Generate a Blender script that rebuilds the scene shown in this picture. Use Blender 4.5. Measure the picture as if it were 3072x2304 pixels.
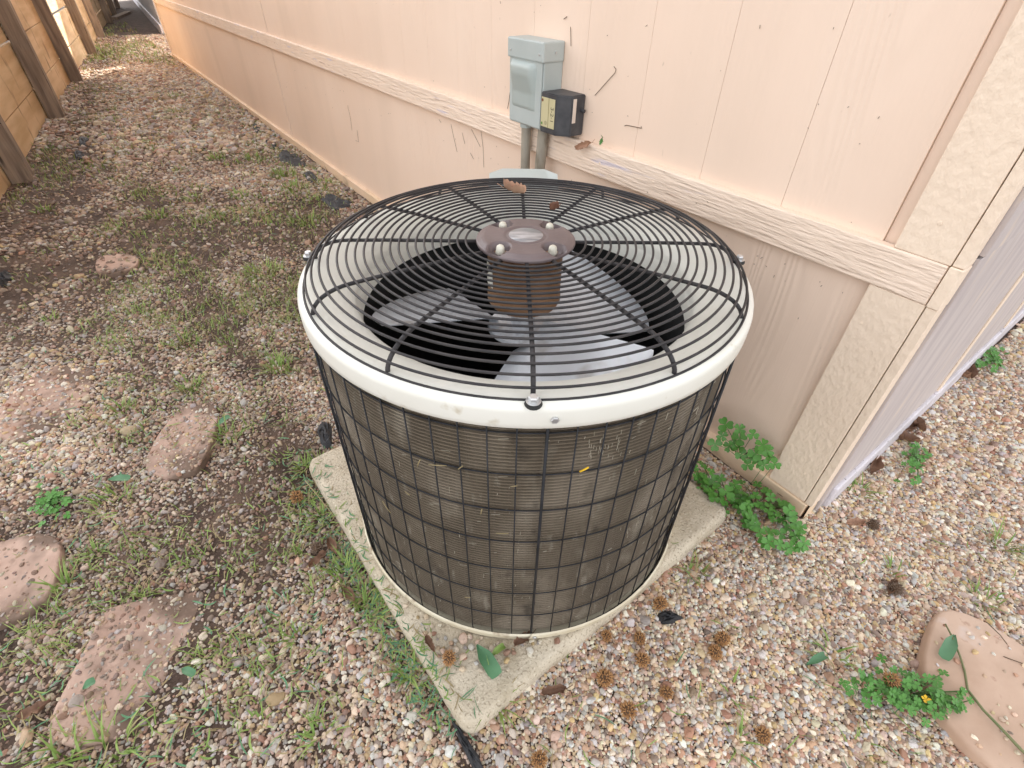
import bpy, bmesh, math, random
import numpy as np
from mathutils import Vector, Matrix

for o in list(bpy.data.objects): bpy.data.objects.remove(o)
scene = bpy.context.scene
col = scene.collection
random.seed(7); rng = np.random.default_rng(11)
S = 1.1                      # camera height in metres; all layout numbers below are multiples of it
R_ = math.radians

# ------------------------------------------------------------------ camera
F, PIT, ROLL = 1513.2, R_(39.795), R_(0.997)
fw = np.array([0, math.cos(PIT), -math.sin(PIT)]); up0 = np.array([0, math.sin(PIT), math.cos(PIT)]); rt0 = np.array([1., 0, 0])
rt = math.cos(ROLL) * rt0 + math.sin(ROLL) * up0; up = -math.sin(ROLL) * rt0 + math.cos(ROLL) * up0
CAM = np.array([0, 0, S])
cd = bpy.data.cameras.new('camera'); cam = bpy.data.objects.new('camera', cd); col.objects.link(cam)
cd.sensor_width = 36; cd.lens = 36 * F / 3072; cd.clip_start = 0.02; cd.clip_end = 400
cam.matrix_world = Matrix(((rt[0], up[0], -fw[0], 0), (rt[1], up[1], -fw[1], 0), (rt[2], up[2], -fw[2], S), (0, 0, 0, 1)))
scene.camera = cam
scene.render.resolution_x, scene.render.resolution_y = 1024, 768

# ------------------------------------------------------------------ sky, sun, exposure
SUN_EL, SUN_AZ = R_(33), R_(0.0)          # sun stands behind the house, almost straight ahead
w = bpy.data.worlds.new('World'); scene.world = w; w.use_nodes = True
nt = w.node_tree; bg = nt.nodes['Background']
sky = nt.nodes.new('ShaderNodeTexSky'); sky.sky_type = 'NISHITA'; sky.sun_disc = False
sky.sun_elevation = SUN_EL; sky.sun_rotation = SUN_AZ; sky.air_density = 1.0; sky.dust_density = 3.0; sky.ozone_density = 1.0
hs = nt.nodes.new('ShaderNodeHueSaturation'); hs.inputs['Saturation'].default_value = 0.12      # thin white haze over the blue
nt.links.new(sky.outputs[0], hs.inputs['Color']); nt.links.new(hs.outputs[0], bg.inputs[0]); bg.inputs[1].default_value = 0.13
sd = bpy.data.lights.new('sun', 'SUN'); sd.energy = 3.6; sd.angle = R_(0.53); sd.color = (1.0, 0.93, 0.82)
sun = bpy.data.objects.new('sun', sd); col.objects.link(sun); sun.location = (0, 0, 12)
sv = Vector((math.sin(SUN_AZ) * math.cos(SUN_EL), math.cos(SUN_AZ) * math.cos(SUN_EL), math.sin(SUN_EL)))
sun.rotation_euler = (-sv).to_track_quat('-Z', 'Y').to_euler()
vs = scene.view_settings; vs.view_transform = 'Standard'; vs.look = 'None'; vs.gamma = 1.0; vs.exposure = 2.36

# ------------------------------------------------------------------ pixel -> place (pixels of a 2212 x 1659 view of the photo)
K = 3072 / 2212
def ray(x, y): return rt * (x * K - 1536) / F - up * (y * K - 1152) / F + fw
def G(x, y, z=0.0):
    v = ray(x, y); return CAM + v * ((z - S) / v[2])
AZ = R_(36.44)
DW = np.array([-math.sin(AZ), math.cos(AZ), 0]); DR = np.array([math.cos(AZ), math.sin(AZ), 0]); NW = -DR
C0 = np.array([.7063, .7305, 0]) * S
def Wl(x, y, off=0.0):       # pixel on the long wall -> (s, off, z) in the house's own frame
    v = ray(x, y); q = C0 + NW * off; p = CAM + v * (((q - CAM) @ NW) / (v @ NW)); return ((p - C0) @ DW, off, p[2])
def project(P):
    v = np.asarray(P, float) - CAM; z = v @ fw
    return np.stack([(1536 + F * (v @ rt) / z) / K, (1152 - F * (v @ up) / z) / K, z], -1)

# ------------------------------------------------------------------ value noise
_tab = rng.random((256, 256))
def vn(x, y, f):
    x = np.asarray(x, float) * f + 31.7; y = np.asarray(y, float) * f + 57.3
    xi = np.floor(x).astype(int); yi = np.floor(y).astype(int); u = x - xi; v = y - yi
    u = u * u * (3 - 2 * u); v = v * v * (3 - 2 * v)
    t = lambda a, b: _tab[a % 256, b % 256]
    return (t(xi, yi) * (1 - u) + t(xi + 1, yi) * u) * (1 - v) + (t(xi, yi + 1) * (1 - u) + t(xi + 1, yi + 1) * u) * v
def hG(x, y):                # ground height: gentle undulation
    return .016 * (vn(x, y, 1.7) - .5) + .012 * (vn(x, y, 5.1) - .5) + .005 * (vn(x, y, 17) - .5)

# ------------------------------------------------------------------ materials
MATS = {}
def mat(name, c1, c2=None, scale=8.0, rough=.7, bump=0.0, bscale=60.0, metal=0.0, detail=5.0, c3=None, p=(.35, .65), stretch=(1, 1, 1), bstretch=None, spec=.5, extra=None, bdist=.004):
    m = bpy.data.materials.new(name); m.use_nodes = True; n = m.node_tree.nodes; l = m.node_tree.links
    b = n['Principled BSDF']; b.inputs['Roughness'].default_value = rough; b.inputs['Metallic'].default_value = metal
    b.inputs['Specular IOR Level'].default_value = spec
    tc = n.new('ShaderNodeTexCoord')
    def noise(sc, st, det=detail):
        mp = n.new('ShaderNodeMapping'); mp.inputs['Scale'].default_value = st; l.new(tc.outputs['Object'], mp.inputs[0])
        t = n.new('ShaderNodeTexNoise'); t.inputs['Scale'].default_value = sc; t.inputs['Detail'].default_value = det; l.new(mp.outputs[0], t.inputs[0]); return t
    if c2 is None: b.inputs['Base Color'].default_value = (*c1, 1); last = None
    else:
        t = noise(scale, stretch); r = n.new('ShaderNodeValToRGB'); r.color_ramp.elements[0].position = p[0]; r.color_ramp.elements[1].position = p[1]
        r.color_ramp.elements[0].color = (*c1, 1); r.color_ramp.elements[1].color = (*c2, 1)
        if c3: e = r.color_ramp.elements.new((p[0] + p[1]) / 2); e.color = (*c3, 1)
        l.new(t.outputs[0], r.inputs[0]); l.new(r.outputs[0], b.inputs['Base Color']); last = r.outputs[0]
    if extra:                 # second, sharper layer: (colour, scale, threshold lo, hi, stretch)
        for (ec, es, lo, hi, est) in extra:
            t = noise(es, est, 4); r = n.new('ShaderNodeMapRange'); r.inputs[1].default_value = lo; r.inputs[2].default_value = hi; l.new(t.outputs[0], r.inputs[0])
            mx = n.new('ShaderNodeMix'); mx.data_type = 'RGBA'; mx.inputs[7].default_value = (*ec, 1); l.new(r.outputs[0], mx.inputs[0])
            if last: l.new(last, mx.inputs[6])
            else: mx.inputs[6].default_value = (*c1, 1)
            last = mx.outputs[2]; l.new(last, b.inputs['Base Color'])
    if bump:
        t = noise(bscale, bstretch or stretch); bp = n.new('ShaderNodeBump'); bp.inputs['Strength'].default_value = bump; bp.inputs['Distance'].default_value = bdist
        l.new(t.outputs[0], bp.inputs['Height']); l.new(bp.outputs[0], b.inputs['Normal'])
    MATS[name] = m; return m
def wood_relief(m, rings=True, amt=.5):   # raised plywood grain on the painted siding: long wavy ridges and cathedral loops
    n = m.node_tree.nodes; l = m.node_tree.links; b = n['Principled BSDF']
    tc = n.new('ShaderNodeTexCoord'); mp = n.new('ShaderNodeMapping'); mp.inputs['Scale'].default_value = (3.2, 1, .33); l.new(tc.outputs['Object'], mp.inputs[0])
    wv = n.new('ShaderNodeTexNoise'); wv.inputs['Scale'].default_value = 1.6; wv.inputs['Detail'].default_value = 1.5; l.new(mp.outputs[0], wv.inputs[0])
    mul = n.new('ShaderNodeMath'); mul.operation = 'MULTIPLY'; mul.inputs[1].default_value = 150; l.new(wv.outputs[0], mul.inputs[0])
    sn = n.new('ShaderNodeMath'); sn.operation = 'SINE'; l.new(mul.outputs[0], sn.inputs[0])
    fm = n.new('ShaderNodeMapping'); fm.inputs['Scale'].default_value = (90, 1, 3); l.new(tc.outputs['Object'], fm.inputs[0])
    fn = n.new('ShaderNodeTexNoise'); fn.inputs['Scale'].default_value = 3; l.new(fm.outputs[0], fn.inputs[0])
    pm = n.new('ShaderNodeTexNoise'); pm.inputs['Scale'].default_value = 2.2; l.new(tc.outputs['Object'], pm.inputs[0])
    pr = n.new('ShaderNodeMapRange'); pr.inputs[1].default_value = .45; pr.inputs[2].default_value = .62; l.new(pm.outputs[0], pr.inputs[0])
    a = n.new('ShaderNodeMath'); a.operation = 'MULTIPLY'; l.new(sn.outputs[0], a.inputs[0]); l.new(pr.outputs[0], a.inputs[1])
    s = n.new('ShaderNodeMath'); s.operation = 'MULTIPLY_ADD'; s.inputs[1].default_value = .8; l.new(fn.outputs[0], s.inputs[0]); l.new(a.outputs[0], s.inputs[2])
    bp = n.new('ShaderNodeBump'); bp.inputs['Strength'].default_value = amt; bp.inputs['Distance'].default_value = .0016; l.new(s.outputs[0], bp.inputs['Height']); l.new(bp.outputs[0], b.inputs['Normal'])
PEACH = (.79, .61, .485); PEACH2 = (.82, .645, .52)
mat('siding', PEACH, PEACH2, 2.0, .62, extra=[((.74, .575, .455), 2.2, .50, .80, (1.6, 1, .35)), ((.60, .46, .35), 55, .70, .78, (1, 1, .5))]); wood_relief(MATS['siding'], amt=.36)
mat('trim_board', (.79, .63, .505), (.84, .675, .545), 5, .66, bump=.9, bscale=15, stretch=(1, 1, 1), bstretch=(1, 2, 9), bdist=.006, extra=[((.55, .40, .31), 9, .66, .74, (1.2, 2, 11)), ((.66, .58, .62), 7, .62, .72, (.6, 1, 6))])
mat('corner_board', (.80, .645, .505), (.84, .685, .54), 5, .6, bump=.8, bscale=70, bstretch=(1.3, 1, .8), bdist=.004)
mat('base_trim', (.74, .56, .38), (.79, .60, .44), 4, .65, bump=.3, bscale=40, extra=[((.36, .27, .17), 6, .62, .8, (1, 1, 3))])
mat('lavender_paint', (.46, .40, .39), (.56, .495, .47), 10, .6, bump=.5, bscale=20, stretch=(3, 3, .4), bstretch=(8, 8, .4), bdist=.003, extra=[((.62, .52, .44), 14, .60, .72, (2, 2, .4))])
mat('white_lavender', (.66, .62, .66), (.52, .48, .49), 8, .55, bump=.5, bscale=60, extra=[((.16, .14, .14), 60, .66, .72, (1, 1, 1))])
mat('dark_gap', (.03, .025, .02))
mat('shed_paint', (.45, .45, .47), (.52, .52, .54), 3, .7)
mat('roofing', (.10, .09, .085), (.14, .13, .12), 30, .9, bump=.3)
mat('post_wood', (.17, .125, .095), (.33, .25, .185), 5, .85, bump=.7, bscale=12, stretch=(6, 6, .6), bstretch=(8, 8, .7), extra=[((.06, .045, .035), 5, .64, .72, (5, 5, .5)), ((.34, .27, .2), 3, .6, .8, (4, 4, .6))])
mat('board_wood', (.52, .345, .18), (.68, .49, .295), 3, .8, bump=.5, bscale=6, stretch=(.5, 1, 4), bstretch=(.6, 1, 10), extra=[((.17, .09, .045), 3.2, .60, .74, (2.5, 1, .9)), ((.66, .48, .28), 2, .6, .8, (.4, 1, 3))])
mat('dirt', (.045, .026, .018), (.105, .066, .045), 9, .95, bump=.9, bscale=140, c3=(.068, .042, .029), extra=[((.20, .145, .10), 260, .62, .70, (1, 1, 1))])
mat('flagstone_pink', (.36, .235, .18), (.48, .335, .265), 9, .85, bump=.9, bscale=40, extra=[((.15, .098, .07), 6, .46, .60, (1, 1, 1)), ((.22, .14, .10), 30, .58, .70, (1, 1, 1))])
mat('flagstone_tan', (.46, .305, .215), (.58, .41, .305), 7, .75, bump=.8, bscale=22, extra=[((.34, .19, .13), 30, .64, .74, (1, 1, 1)), ((.62, .50, .44), 12, .66, .76, (1, 1, 1))])
mat('concrete', (.47, .395, .29), (.58, .50, .385), 16, .85, bump=1.0, bscale=200, bdist=.003, extra=[((.30, .245, .175), 190, .54, .68, (1, 1, 1)), ((.66, .59, .47), 150, .60, .72, (1, 1, 1)), ((.30, .24, .15), 9, .56, .78, (1, 1, 1))])
mat('cap_paint', (.70, .68, .605), (.755, .74, .675), 6, .38, bump=.05, bscale=120, extra=[((.52, .46, .34), 22, .68, .8, (1, 1, 1))])
mat('base_paint', (.56, .48, .34), (.66, .60, .46), 12, .5, extra=[((.25, .17, .10), 25, .58, .72, (1, 1, 1))])
mat('wire_black', (.014, .014, .016), (.026, .026, .03), 40, .55, spec=.25)
mat('grille_black', (.024, .022, .024), (.045, .040, .040), 30, .5, spec=.3)
mat('coil_fin', (.125, .097, .068), (.225, .183, .135), 9, .75, bump=.6, bscale=420, stretch=(1, 1, .7), bstretch=(1, 1, .02), bdist=.002, metal=.1, c3=(.145, .113, .078), extra=[((.27, .23, .175), 14, .60, .74, (1, 1, .5)), ((.25, .215, .165), 70, .62, .72, (1, 1, .2)), ((.09, .07, .05), 24, .60, .70, (1, 1, .6))])
mat('lint_pale', (.27, .24, .18), (.42, .37, .29), 40, .9)
mat('inside_shade', (.012, .012, .012), rough=.8)  # near-black: shade inside the unit put into the colour
mat('motor_rust', (.16, .075, .035), (.27, .14, .065), 10, .5, bump=.2, bscale=60, stretch=(1, 1, .35), extra=[((.26, .15, .07), 7, .58, .72, (2, 2, .3)), ((.05, .035, .03), 14, .62, .74, (1, 1, .5))])
mat('plate_paint', (.115, .085, .085), (.15, .115, .115), 14, .38, bump=.08, bscale=90)
mat('scratched_silver', (.24, .25, .27), (.50, .51, .54), 40, .35, metal=.6, stretch=(.6, 2, 1), bump=.4, bscale=60)
mat('bolt_zinc', (.50, .47, .39), (.60, .57, .48), 60, .5, metal=.1)
mat('steel', (.50, .50, .50), (.62, .62, .62), 60, .35, metal=.7)
mat('rubber', (.02, .02, .02))
mat('blade_metal', (.62, .64, .68), (.72, .74, .78), 9, .32, metal=.2, bump=.1, bscale=30, extra=[((.30, .25, .20), 9, .60, .76, (1, 1, 1))])
mat('sticker', (.6, .57, .48), (.72, .70, .62), 30, .6, extra=[((.2, .14, .09), 40, .58, .64, (1, 1, 1))])
mat('box_paint', (.40, .44, .425), (.45, .49, .475), 8, .5, extra=[((.30, .30, .27), 40, .70, .78, (1, 1, 1))])
mat('plate_grey', (.34, .385, .365), (.40, .44, .42), 6, .45)
mat('black_plastic', (.035, .035, .04), (.065, .065, .07), 30, .5, bump=.1, bscale=100)
mat('label_yellow', (.46, .41, .23), (.54, .48, .29), 9, .5, extra=[((.66, .62, .42), 4, .55, .7, (1, 1, 1))])
mat('label_pale', (.62, .52, .45), (.68, .58, .5), 20, .5)
mat('ink', (.06, .05, .03))
mat('ink_brown', (.16, .05, .02))
mat('label_dark', (.24, .19, .08))
mat('conduit_grey', (.26, .23, .185), (.34, .305, .25), 12, .65, bump=.2, bscale=60, extra=[((.17, .14, .10), 20, .58, .72, (1, 1, .4))])
mat('leaf_green', (.055, .16, .03), (.095, .24, .05), 30, .5)
mat('clover_green', (.05, .17, .022), (.10, .27, .04), 30, .5)
mat('clover_stem', (.10, .17, .05))
mat('blade_green', (.13, .21, .035), (.26, .34, .085), 14, .6)
mat('blade_dry', (.26, .20, .10), (.34, .27, .14), 14, .8)
mat('clip_green', (.06, .16, .07), (.10, .23, .11), 20, .55)
mat('dead_leaf', (.15, .075, .045), (.26, .145, .085), 20, .7, bump=.4, bscale=40)
mat('dead_leaf_pale', (.36, .20, .13), (.46, .28, .18), 20, .7, bump=.3, bscale=40)
mat('seed_core', (.085, .045, .022), rough=.9)
mat('seed_spike', (.30, .145, .055), (.46, .25, .10), 3, .8)
mat('seed_old', (.10, .065, .045), (.19, .13, .09), 3, .9)
mat('twig', (.10, .065, .04), (.17, .11, .07), 40, .85)
mat('twig_green', (.14, .17, .07), (.20, .19, .09), 30, .8)
mat('fabric', (.012, .012, .014), (.03, .03, .034), 20, .7, bump=.5, bscale=200)
mat('flower', (.75, .45, .02))
mat('red_brown', (.14, .06, .035), (.22, .10, .06), 30, .7)
# pebbles take their own colour from the instance
pm = mat('pebble', (.3, .25, .2), rough=.72, bump=.25, bscale=3.0); n = pm.node_tree.nodes; l = pm.node_tree.links
at = n.new('ShaderNodeAttribute'); at.attribute_type = 'INSTANCER'; at.attribute_name = 'col'
tcn = n.new('ShaderNodeTexCoord'); nz = n.new('ShaderNodeTexNoise'); nz.inputs['Scale'].default_value = 2.5; nz.inputs['Detail'].default_value = 4; l.new(tcn.outputs['Object'], nz.inputs[0])
mr = n.new('ShaderNodeMapRange'); mr.inputs[3].default_value = .78; mr.inputs[4].default_value = 1.2; l.new(nz.outputs[0], mr.inputs[0])
vm = n.new('ShaderNodeVectorMath'); vm.operation = 'SCALE'; l.new(at.outputs['Vector'], vm.inputs[0]); l.new(mr.outputs[0], vm.inputs['Scale']); l.new(vm.outputs[0], n['Principled BSDF'].inputs['Base Color'])
for k in ('leaf_green', 'clover_green', 'blade_green', 'clip_green'):
    b = MATS[k].node_tree.nodes['Principled BSDF']; b.inputs['Subsurface Weight'].default_value = 0.0

# ------------------------------------------------------------------ building blocks
class MB:
    def __init__(self): self.v = []; self.f = []; self.m = []; self.mi = 0
    def add(self, vs_, fs_):
        o = len(self.v); self.v += [tuple(map(float, p)) for p in vs_]; self.f += [tuple(i + o for i in f) for f in fs_]; self.m += [self.mi] * len(fs_); return self
    def box(self, a, b, c=0.0):           # box with optional chamfer
        (x0, y0, z0), (x1, y1, z1) = [min(p, q) for p, q in zip(a, b)], [max(p, q) for p, q in zip(a, b)]
        if not c:
            return self.add([(x0, y0, z0), (x1, y0, z0), (x1, y1, z0), (x0, y1, z0), (x0, y0, z1), (x1, y0, z1), (x1, y1, z1), (x0, y1, z1)], [(3, 2, 1, 0), (4, 5, 6, 7), (0, 1, 5, 4), (1, 2, 6, 5), (2, 3, 7, 6), (3, 0, 4, 7)])
        bm = bmesh.new(); bmesh.ops.create_cube(bm, size=1)
        for v in bm.verts: v.co = Vector((x0 + (v.co.x + .5) * (x1 - x0), y0 + (v.co.y + .5) * (y1 - y0), z0 + (v.co.z + .5) * (z1 - z0)))
        bmesh.ops.bevel(bm, geom=bm.edges[:], offset=c, segments=2, affect='EDGES', profile=.5)
        bm.verts.index_update(); self.add([v.co for v in bm.verts], [[v.index for v in f.verts] for f in bm.faces]); bm.free(); return self
    def tube(self, pts, r, n=6, closed=False, r2=None):
        P = [Vector(p) for p in pts]; N = len(P); V = []; r2 = r if r2 is None else r2
        up_ = None
        for i, p in enumerate(P):
            a = P[i - 1] if (i or closed) else P[i]; b = P[(i + 1) % N] if (i < N - 1 or closed) else P[i]
            t = (b - a).normalized() if (b - a).length > 1e-9 else Vector((0, 0, 1))
            if up_ is None: up_ = Vector((0, 0, 1)) if abs(t.z) < .9 else Vector((1, 0, 0))
            e1 = t.cross(up_).normalized(); e2 = e1.cross(t).normalized(); up_ = e2
            rr = r + (r2 - r) * i / max(N - 1, 1)
            V += [p + (e1 * math.cos(2 * math.pi * k / n) + e2 * math.sin(2 * math.pi * k / n)) * rr for k in range(n)]
        Fc = []
        for i in range(N if closed else N - 1):
            j = (i + 1) % N
            for k in range(n): Fc.append((i * n + k, i * n + (k + 1) % n, j * n + (k + 1) % n, j * n + k))
        if not closed: Fc += [tuple(range(n - 1, -1, -1)), tuple((N - 1) * n + k for k in range(n))]
        return self.add(V, Fc)
    def ring(self, R, z, r, seg=120, n=6):
        return self.tube([(R * math.cos(2 * math.pi * i / seg), R * math.sin(2 * math.pi * i / seg), z) for i in range(seg)], r, n, True)
    def lathe(self, prof, seg=96, c=(0, 0), closed=False):
        V = []; Fc = []; N = len(prof)
        for (r, z) in prof: V += [(c[0] + r * math.cos(2 * math.pi * k / seg), c[1] + r * math.sin(2 * math.pi * k / seg), z) for k in range(seg)]
        for i in range(N if closed else N - 1):
            j = (i + 1) % N
            for k in range(seg): Fc.append((i * seg + k, i * seg + (k + 1) % seg, j * seg + (k + 1) % seg, j * seg + k))
        return self.add(V, Fc)
    def build(self, name, material, parent=None, smooth=False, angle=None, recenter=False, parts=None):
        me = bpy.data.meshes.new(name)
        V = self.v; loc = (0, 0, 0)
        if recenter:
            a = np.array(V); loc = ((a[:, 0].min() + a[:, 0].max()) / 2, (a[:, 1].min() + a[:, 1].max()) / 2, a[:, 2].min()); V = [tuple(p) for p in a - np.array(loc)]
        me.from_pydata(V, [], self.f); me.update()
        for mm in (material if isinstance(material, (list, tuple)) else [material]): me.materials.append(MATS[mm])
        if any(self.m): me.polygons.foreach_set('material_index', self.m)
        if smooth:
            if angle: me.shade_flat(); [None]; me.polygons.foreach_set('use_smooth', [True] * len(me.polygons)); me.set_sharp_from_angle(angle=R_(angle))
            else: me.polygons.foreach_set('use_smooth', [True] * len(me.polygons))
        o = bpy.data.objects.new(name, me); col.objects.link(o); o.location = loc
        if parent: o.parent = parent
        return o
def tag(o, label, cat, group=None):
    o['label'] = label; o['category'] = cat
    if group: o['group'] = group
    return o
def root(name, loc, rotz, label, cat, group=None):
    o = bpy.data.objects.new(name, None); col.objects.link(o); o.location = loc; o.rotation_euler = (0, 0, rotz); o.empty_display_size = .1
    return tag(o, label, cat, group)
def struct(o, kind='structure'): o['kind'] = kind; return o
def hexhead(mb, c, r, h, n=6, up_=(0, 0, 1)):
    q = Vector((0, 0, 1)).rotation_difference(Vector(up_)); V = []
    for rr, z in ((r, 0), (r, h * .75), (r * .8, h)): V += [Vector(c) + q @ Vector((rr * math.cos(math.pi * 2 * k / n), rr * math.sin(math.pi * 2 * k / n), z)) for k in range(n)]
    Fc = [(i * n + k, i * n + (k + 1) % n, (i + 1) * n + (k + 1) % n, (i + 1) * n + k) for i in range(2) for k in range(n)] + [tuple(2 * n + k for k in range(n))]
    return mb.add(V, Fc)

# ------------------------------------------------------------------ flagstones' outlines (needed by ground and gravel)
def chaikin(P, n=2):
    P = np.array(P, float)
    for _ in range(n): Q = np.roll(P, -1, 0); P = np.stack([P * .75 + Q * .25, P * .25 + Q * .75], 1).reshape(-1, 2)
    return P
STONES = []
def stone_def(key, px, z0, gx=0, gy=0, depth=.06, dens=.2, mt='flagstone_pink', label=''):
    P = chaikin([G(x, y, z0)[:2] for x, y in px], 1 if key == 'R' else 2); c = P.mean(0)
    STONES.append(dict(key=key, P=P, c=c, z0=z0, g=(gx, gy), depth=depth, dens=dens, mt=mt, label=label))
stone_def('R', [(2018, 1338), (2040, 1308), (2112, 1326), (2212, 1393), (2330, 1475), (2420, 1600), (2330, 1790), (2220, 1720), (2145, 1655), (2070, 1590), (2012, 1510), (1992, 1428), (2004, 1375)], .030, dens=.035, mt='flagstone_tan', label='large tan flagstone with scattered grit and a broken plant stem lying across it')
stone_def('A', [(204, 566), (222, 548), (262, 545), (300, 552), (298, 570), (262, 590), (225, 592), (205, 585)], .017, .00, -.02, dens=.12, label='small pink flagstone mostly buried in the path near the timber fence')
stone_def('B', [(-30, 930), (20, 862), (60, 826), (100, 800), (140, 788), (195, 790), (206, 805), (190, 850), (150, 900), (90, 932), (20, 960)], .012, -.11, .01, dens=.22, label='pink flagstone half covered with pebbles, its long edge exposed on the fence side')
stone_def('C', [(300, 1012), (330, 940), (370, 890), (395, 868), (440, 858), (466, 866), (474, 900), (464, 950), (440, 1012), (405, 1030), (340, 1034)], .013, .11, .0, dens=.18, label='pink flagstone with a rounded raised corner beside a grass tuft')
stone_def('D', [(-70, 1185), (40, 1155), (90, 1147), (128, 1163), (136, 1200), (115, 1270), (70, 1322), (0, 1350), (-90, 1380)], .016, .03, 0, dens=.10, label='pitted mauve pink flagstone with pock marks at the path edge')
stone_def('E', [(110, 1565), (150, 1480), (200, 1390), (232, 1318), (330, 1290), (440, 1265), (478, 1300), (466, 1370), (400, 1480), (330, 1560), (230, 1607), (150, 1615), (113, 1598)], .007, -.16, 0, dens=.24, label='long pink flagstone buried under dirt with one straight edge showing by a grass clump')
def inpoly(P, x, y):
    x = np.asarray(x); y = np.asarray(y); r = np.zeros(x.shape, bool); Q = np.roll(P, 1, 0)
    for (x1, y1), (x2, y2) in zip(P, Q):
        if y1 == y2: continue
        c = ((y1 > y) != (y2 > y)) & (x < (x2 - x1) * (y - y1) / (y2 - y1) + x1); r ^= c
    return r
def stone_z(s, x, y): return s['z0'] + (.014 * (vn(x, y, 4.3) - .5) if s['key'] == 'R' else 0) + s['g'][0] * (x - s['c'][0]) + s['g'][1] * (y - s['c'][1]) + .007 * (vn(x, y, 9) - .5) + .004 * (vn(x, y, 30) - .5)

# ------------------------------------------------------------------ ground
xs = np.unique(np.concatenate([-np.geomspace(8.2, 70, 14), np.arange(-8, 4.41, .045), np.geomspace(4.6, 70, 16)]))
ys = np.unique(np.concatenate([-np.geomspace(1.2, 60, 14), np.arange(-1, 13.01, .05), np.geomspace(13.3, 90, 16)]))
X_, Y_ = np.meshgrid(xs, ys); Z_ = hG(X_, Y_); nx, ny = len(xs), len(ys)
me = bpy.data.meshes.new('ground'); idx = np.arange(nx * ny).reshape(ny, nx)
fc = np.stack([idx[:-1, :-1], idx[:-1, 1:], idx[1:, 1:], idx[1:, :-1]], -1).reshape(-1, 4)
me.from_pydata(np.stack([X_, Y_, Z_], -1).reshape(-1, 3).tolist(), [], fc.tolist()); me.materials.append(MATS['dirt']); me.polygons.foreach_set('use_smooth', [True] * len(me.polygons))
ground = bpy.data.objects.new('ground', me); col.objects.link(ground); struct(ground)

# ------------------------------------------------------------------ the house: long wall with skirting, band, corner boards, side wall
house = root('house', tuple(C0), math.pi / 2 + AZ, 'peach painted house wall with horizontal trim band and corner boards', 'house')
def hb(name, m, s0, s1, z0, z1, o0, o1, c=.0015, parent=house):
    return MB().box((s0 * S, o0, z0 * S), (s1 * S, o1, z1 * S), c).build(name, m, parent)
TOP = 2.75
SEND = 8.79
MB().box((.02, -.16, -.05), (SEND * S - .01, -.0125, TOP * S), 0).build('wall_backing', 'siding', house)
# lower panels
hb('siding_panel', 'siding', .098, 3.824, -.02, .60, -.012, .0)
hb('siding_panel', 'siding', 3.840, SEND - .004, -.02, .60, -.012, .0)
# upper planks right of the panel seam, plain panels beyond
gs = [.124, .3165, .511, .709, .907, 1.118, 1.32, 1.52, 1.72, 1.92, 2.12, 2.32, 2.52, 2.72, 2.92, 3.12, 3.32, 3.52, 3.805]
for a, b in zip(gs[:-1], gs[1:]): hb('siding_plank', 'siding', a + .0003, b - .0003, .62, TOP, -.012, .0, c=.0006)
for a, b in ((3.822, 6.3), (6.304, SEND - .004)): hb('siding_panel', 'siding', a, b, .62, TOP, -.012, .0)
mat('seam_shade', (.56, .45, .41), (.62, .50, .45), 12, .7)  # greyer siding tone: the shade of the panel gap put into the colour
hb('seam_strip', 'seam_shade', 3.8245, 3.8395, .0, .5735, -.0122, -.004, c=0)  # strips added in the seams to make them read darker
hb('seam_strip', 'seam_shade', 3.8055, 3.8215, .6445, TOP, -.0122, -.004, c=0)
hb('channel_strip', 'siding', .1005, .1235, .62, TOP, -.0125, -.006, c=0)
# band, with a short end block at the corner
hb('trim_band', 'trim_board', .0165, 3.2, .574, .644, -.001, .021, c=.003)
hb('trim_band', 'trim_board', 3.201, SEND + .004, .574, .644, -.001, .021, c=.003)
hb('corner_block', 'corner_board', -.004, .0148, .573, .645, -.02, .022, c=.002)
# corner boards
hb('corner_board', 'corner_board', .0155, .1065, .047, .5735, -.001, .0185, c=.002)
hb('corner_board', 'corner_board', .0155, .1, .6445, TOP, -.001, .0185, c=.002)
hb('corner_edge', 'corner_board', -.003, .0138, .047, .572, -.02, .019, c=.0015)
hb('corner_edge', 'corner_board', -.003, .0138, .646, TOP, -.02, .019, c=.0015)
hb('end_board', 'corner_board', SEND - .003, SEND + .012, .0, TOP, -.1, .018, c=.002)
# base trim, sunk a little into the ground
hb('base_trim', 'base_trim', .006, 3.7, -.05, .046, -.001, .024, c=.003)
hb('base_trim', 'base_trim', 3.703, SEND + .006, -.05, .046, -.001, .024, c=.003)
MB().add([(.004 * S, -.012, -.03), (-.001 * S, .02, -.03), (-.004, -.012, -.03), (.004 * S, -.012, .05), (.0, .022, .048), (-.003, -.014, .047)], [(0, 1, 4, 3), (1, 2, 5, 4), (2, 0, 3, 5), (3, 4, 5), (2, 1, 0)]).build('splintered_corner', 'base_trim', house)
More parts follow.
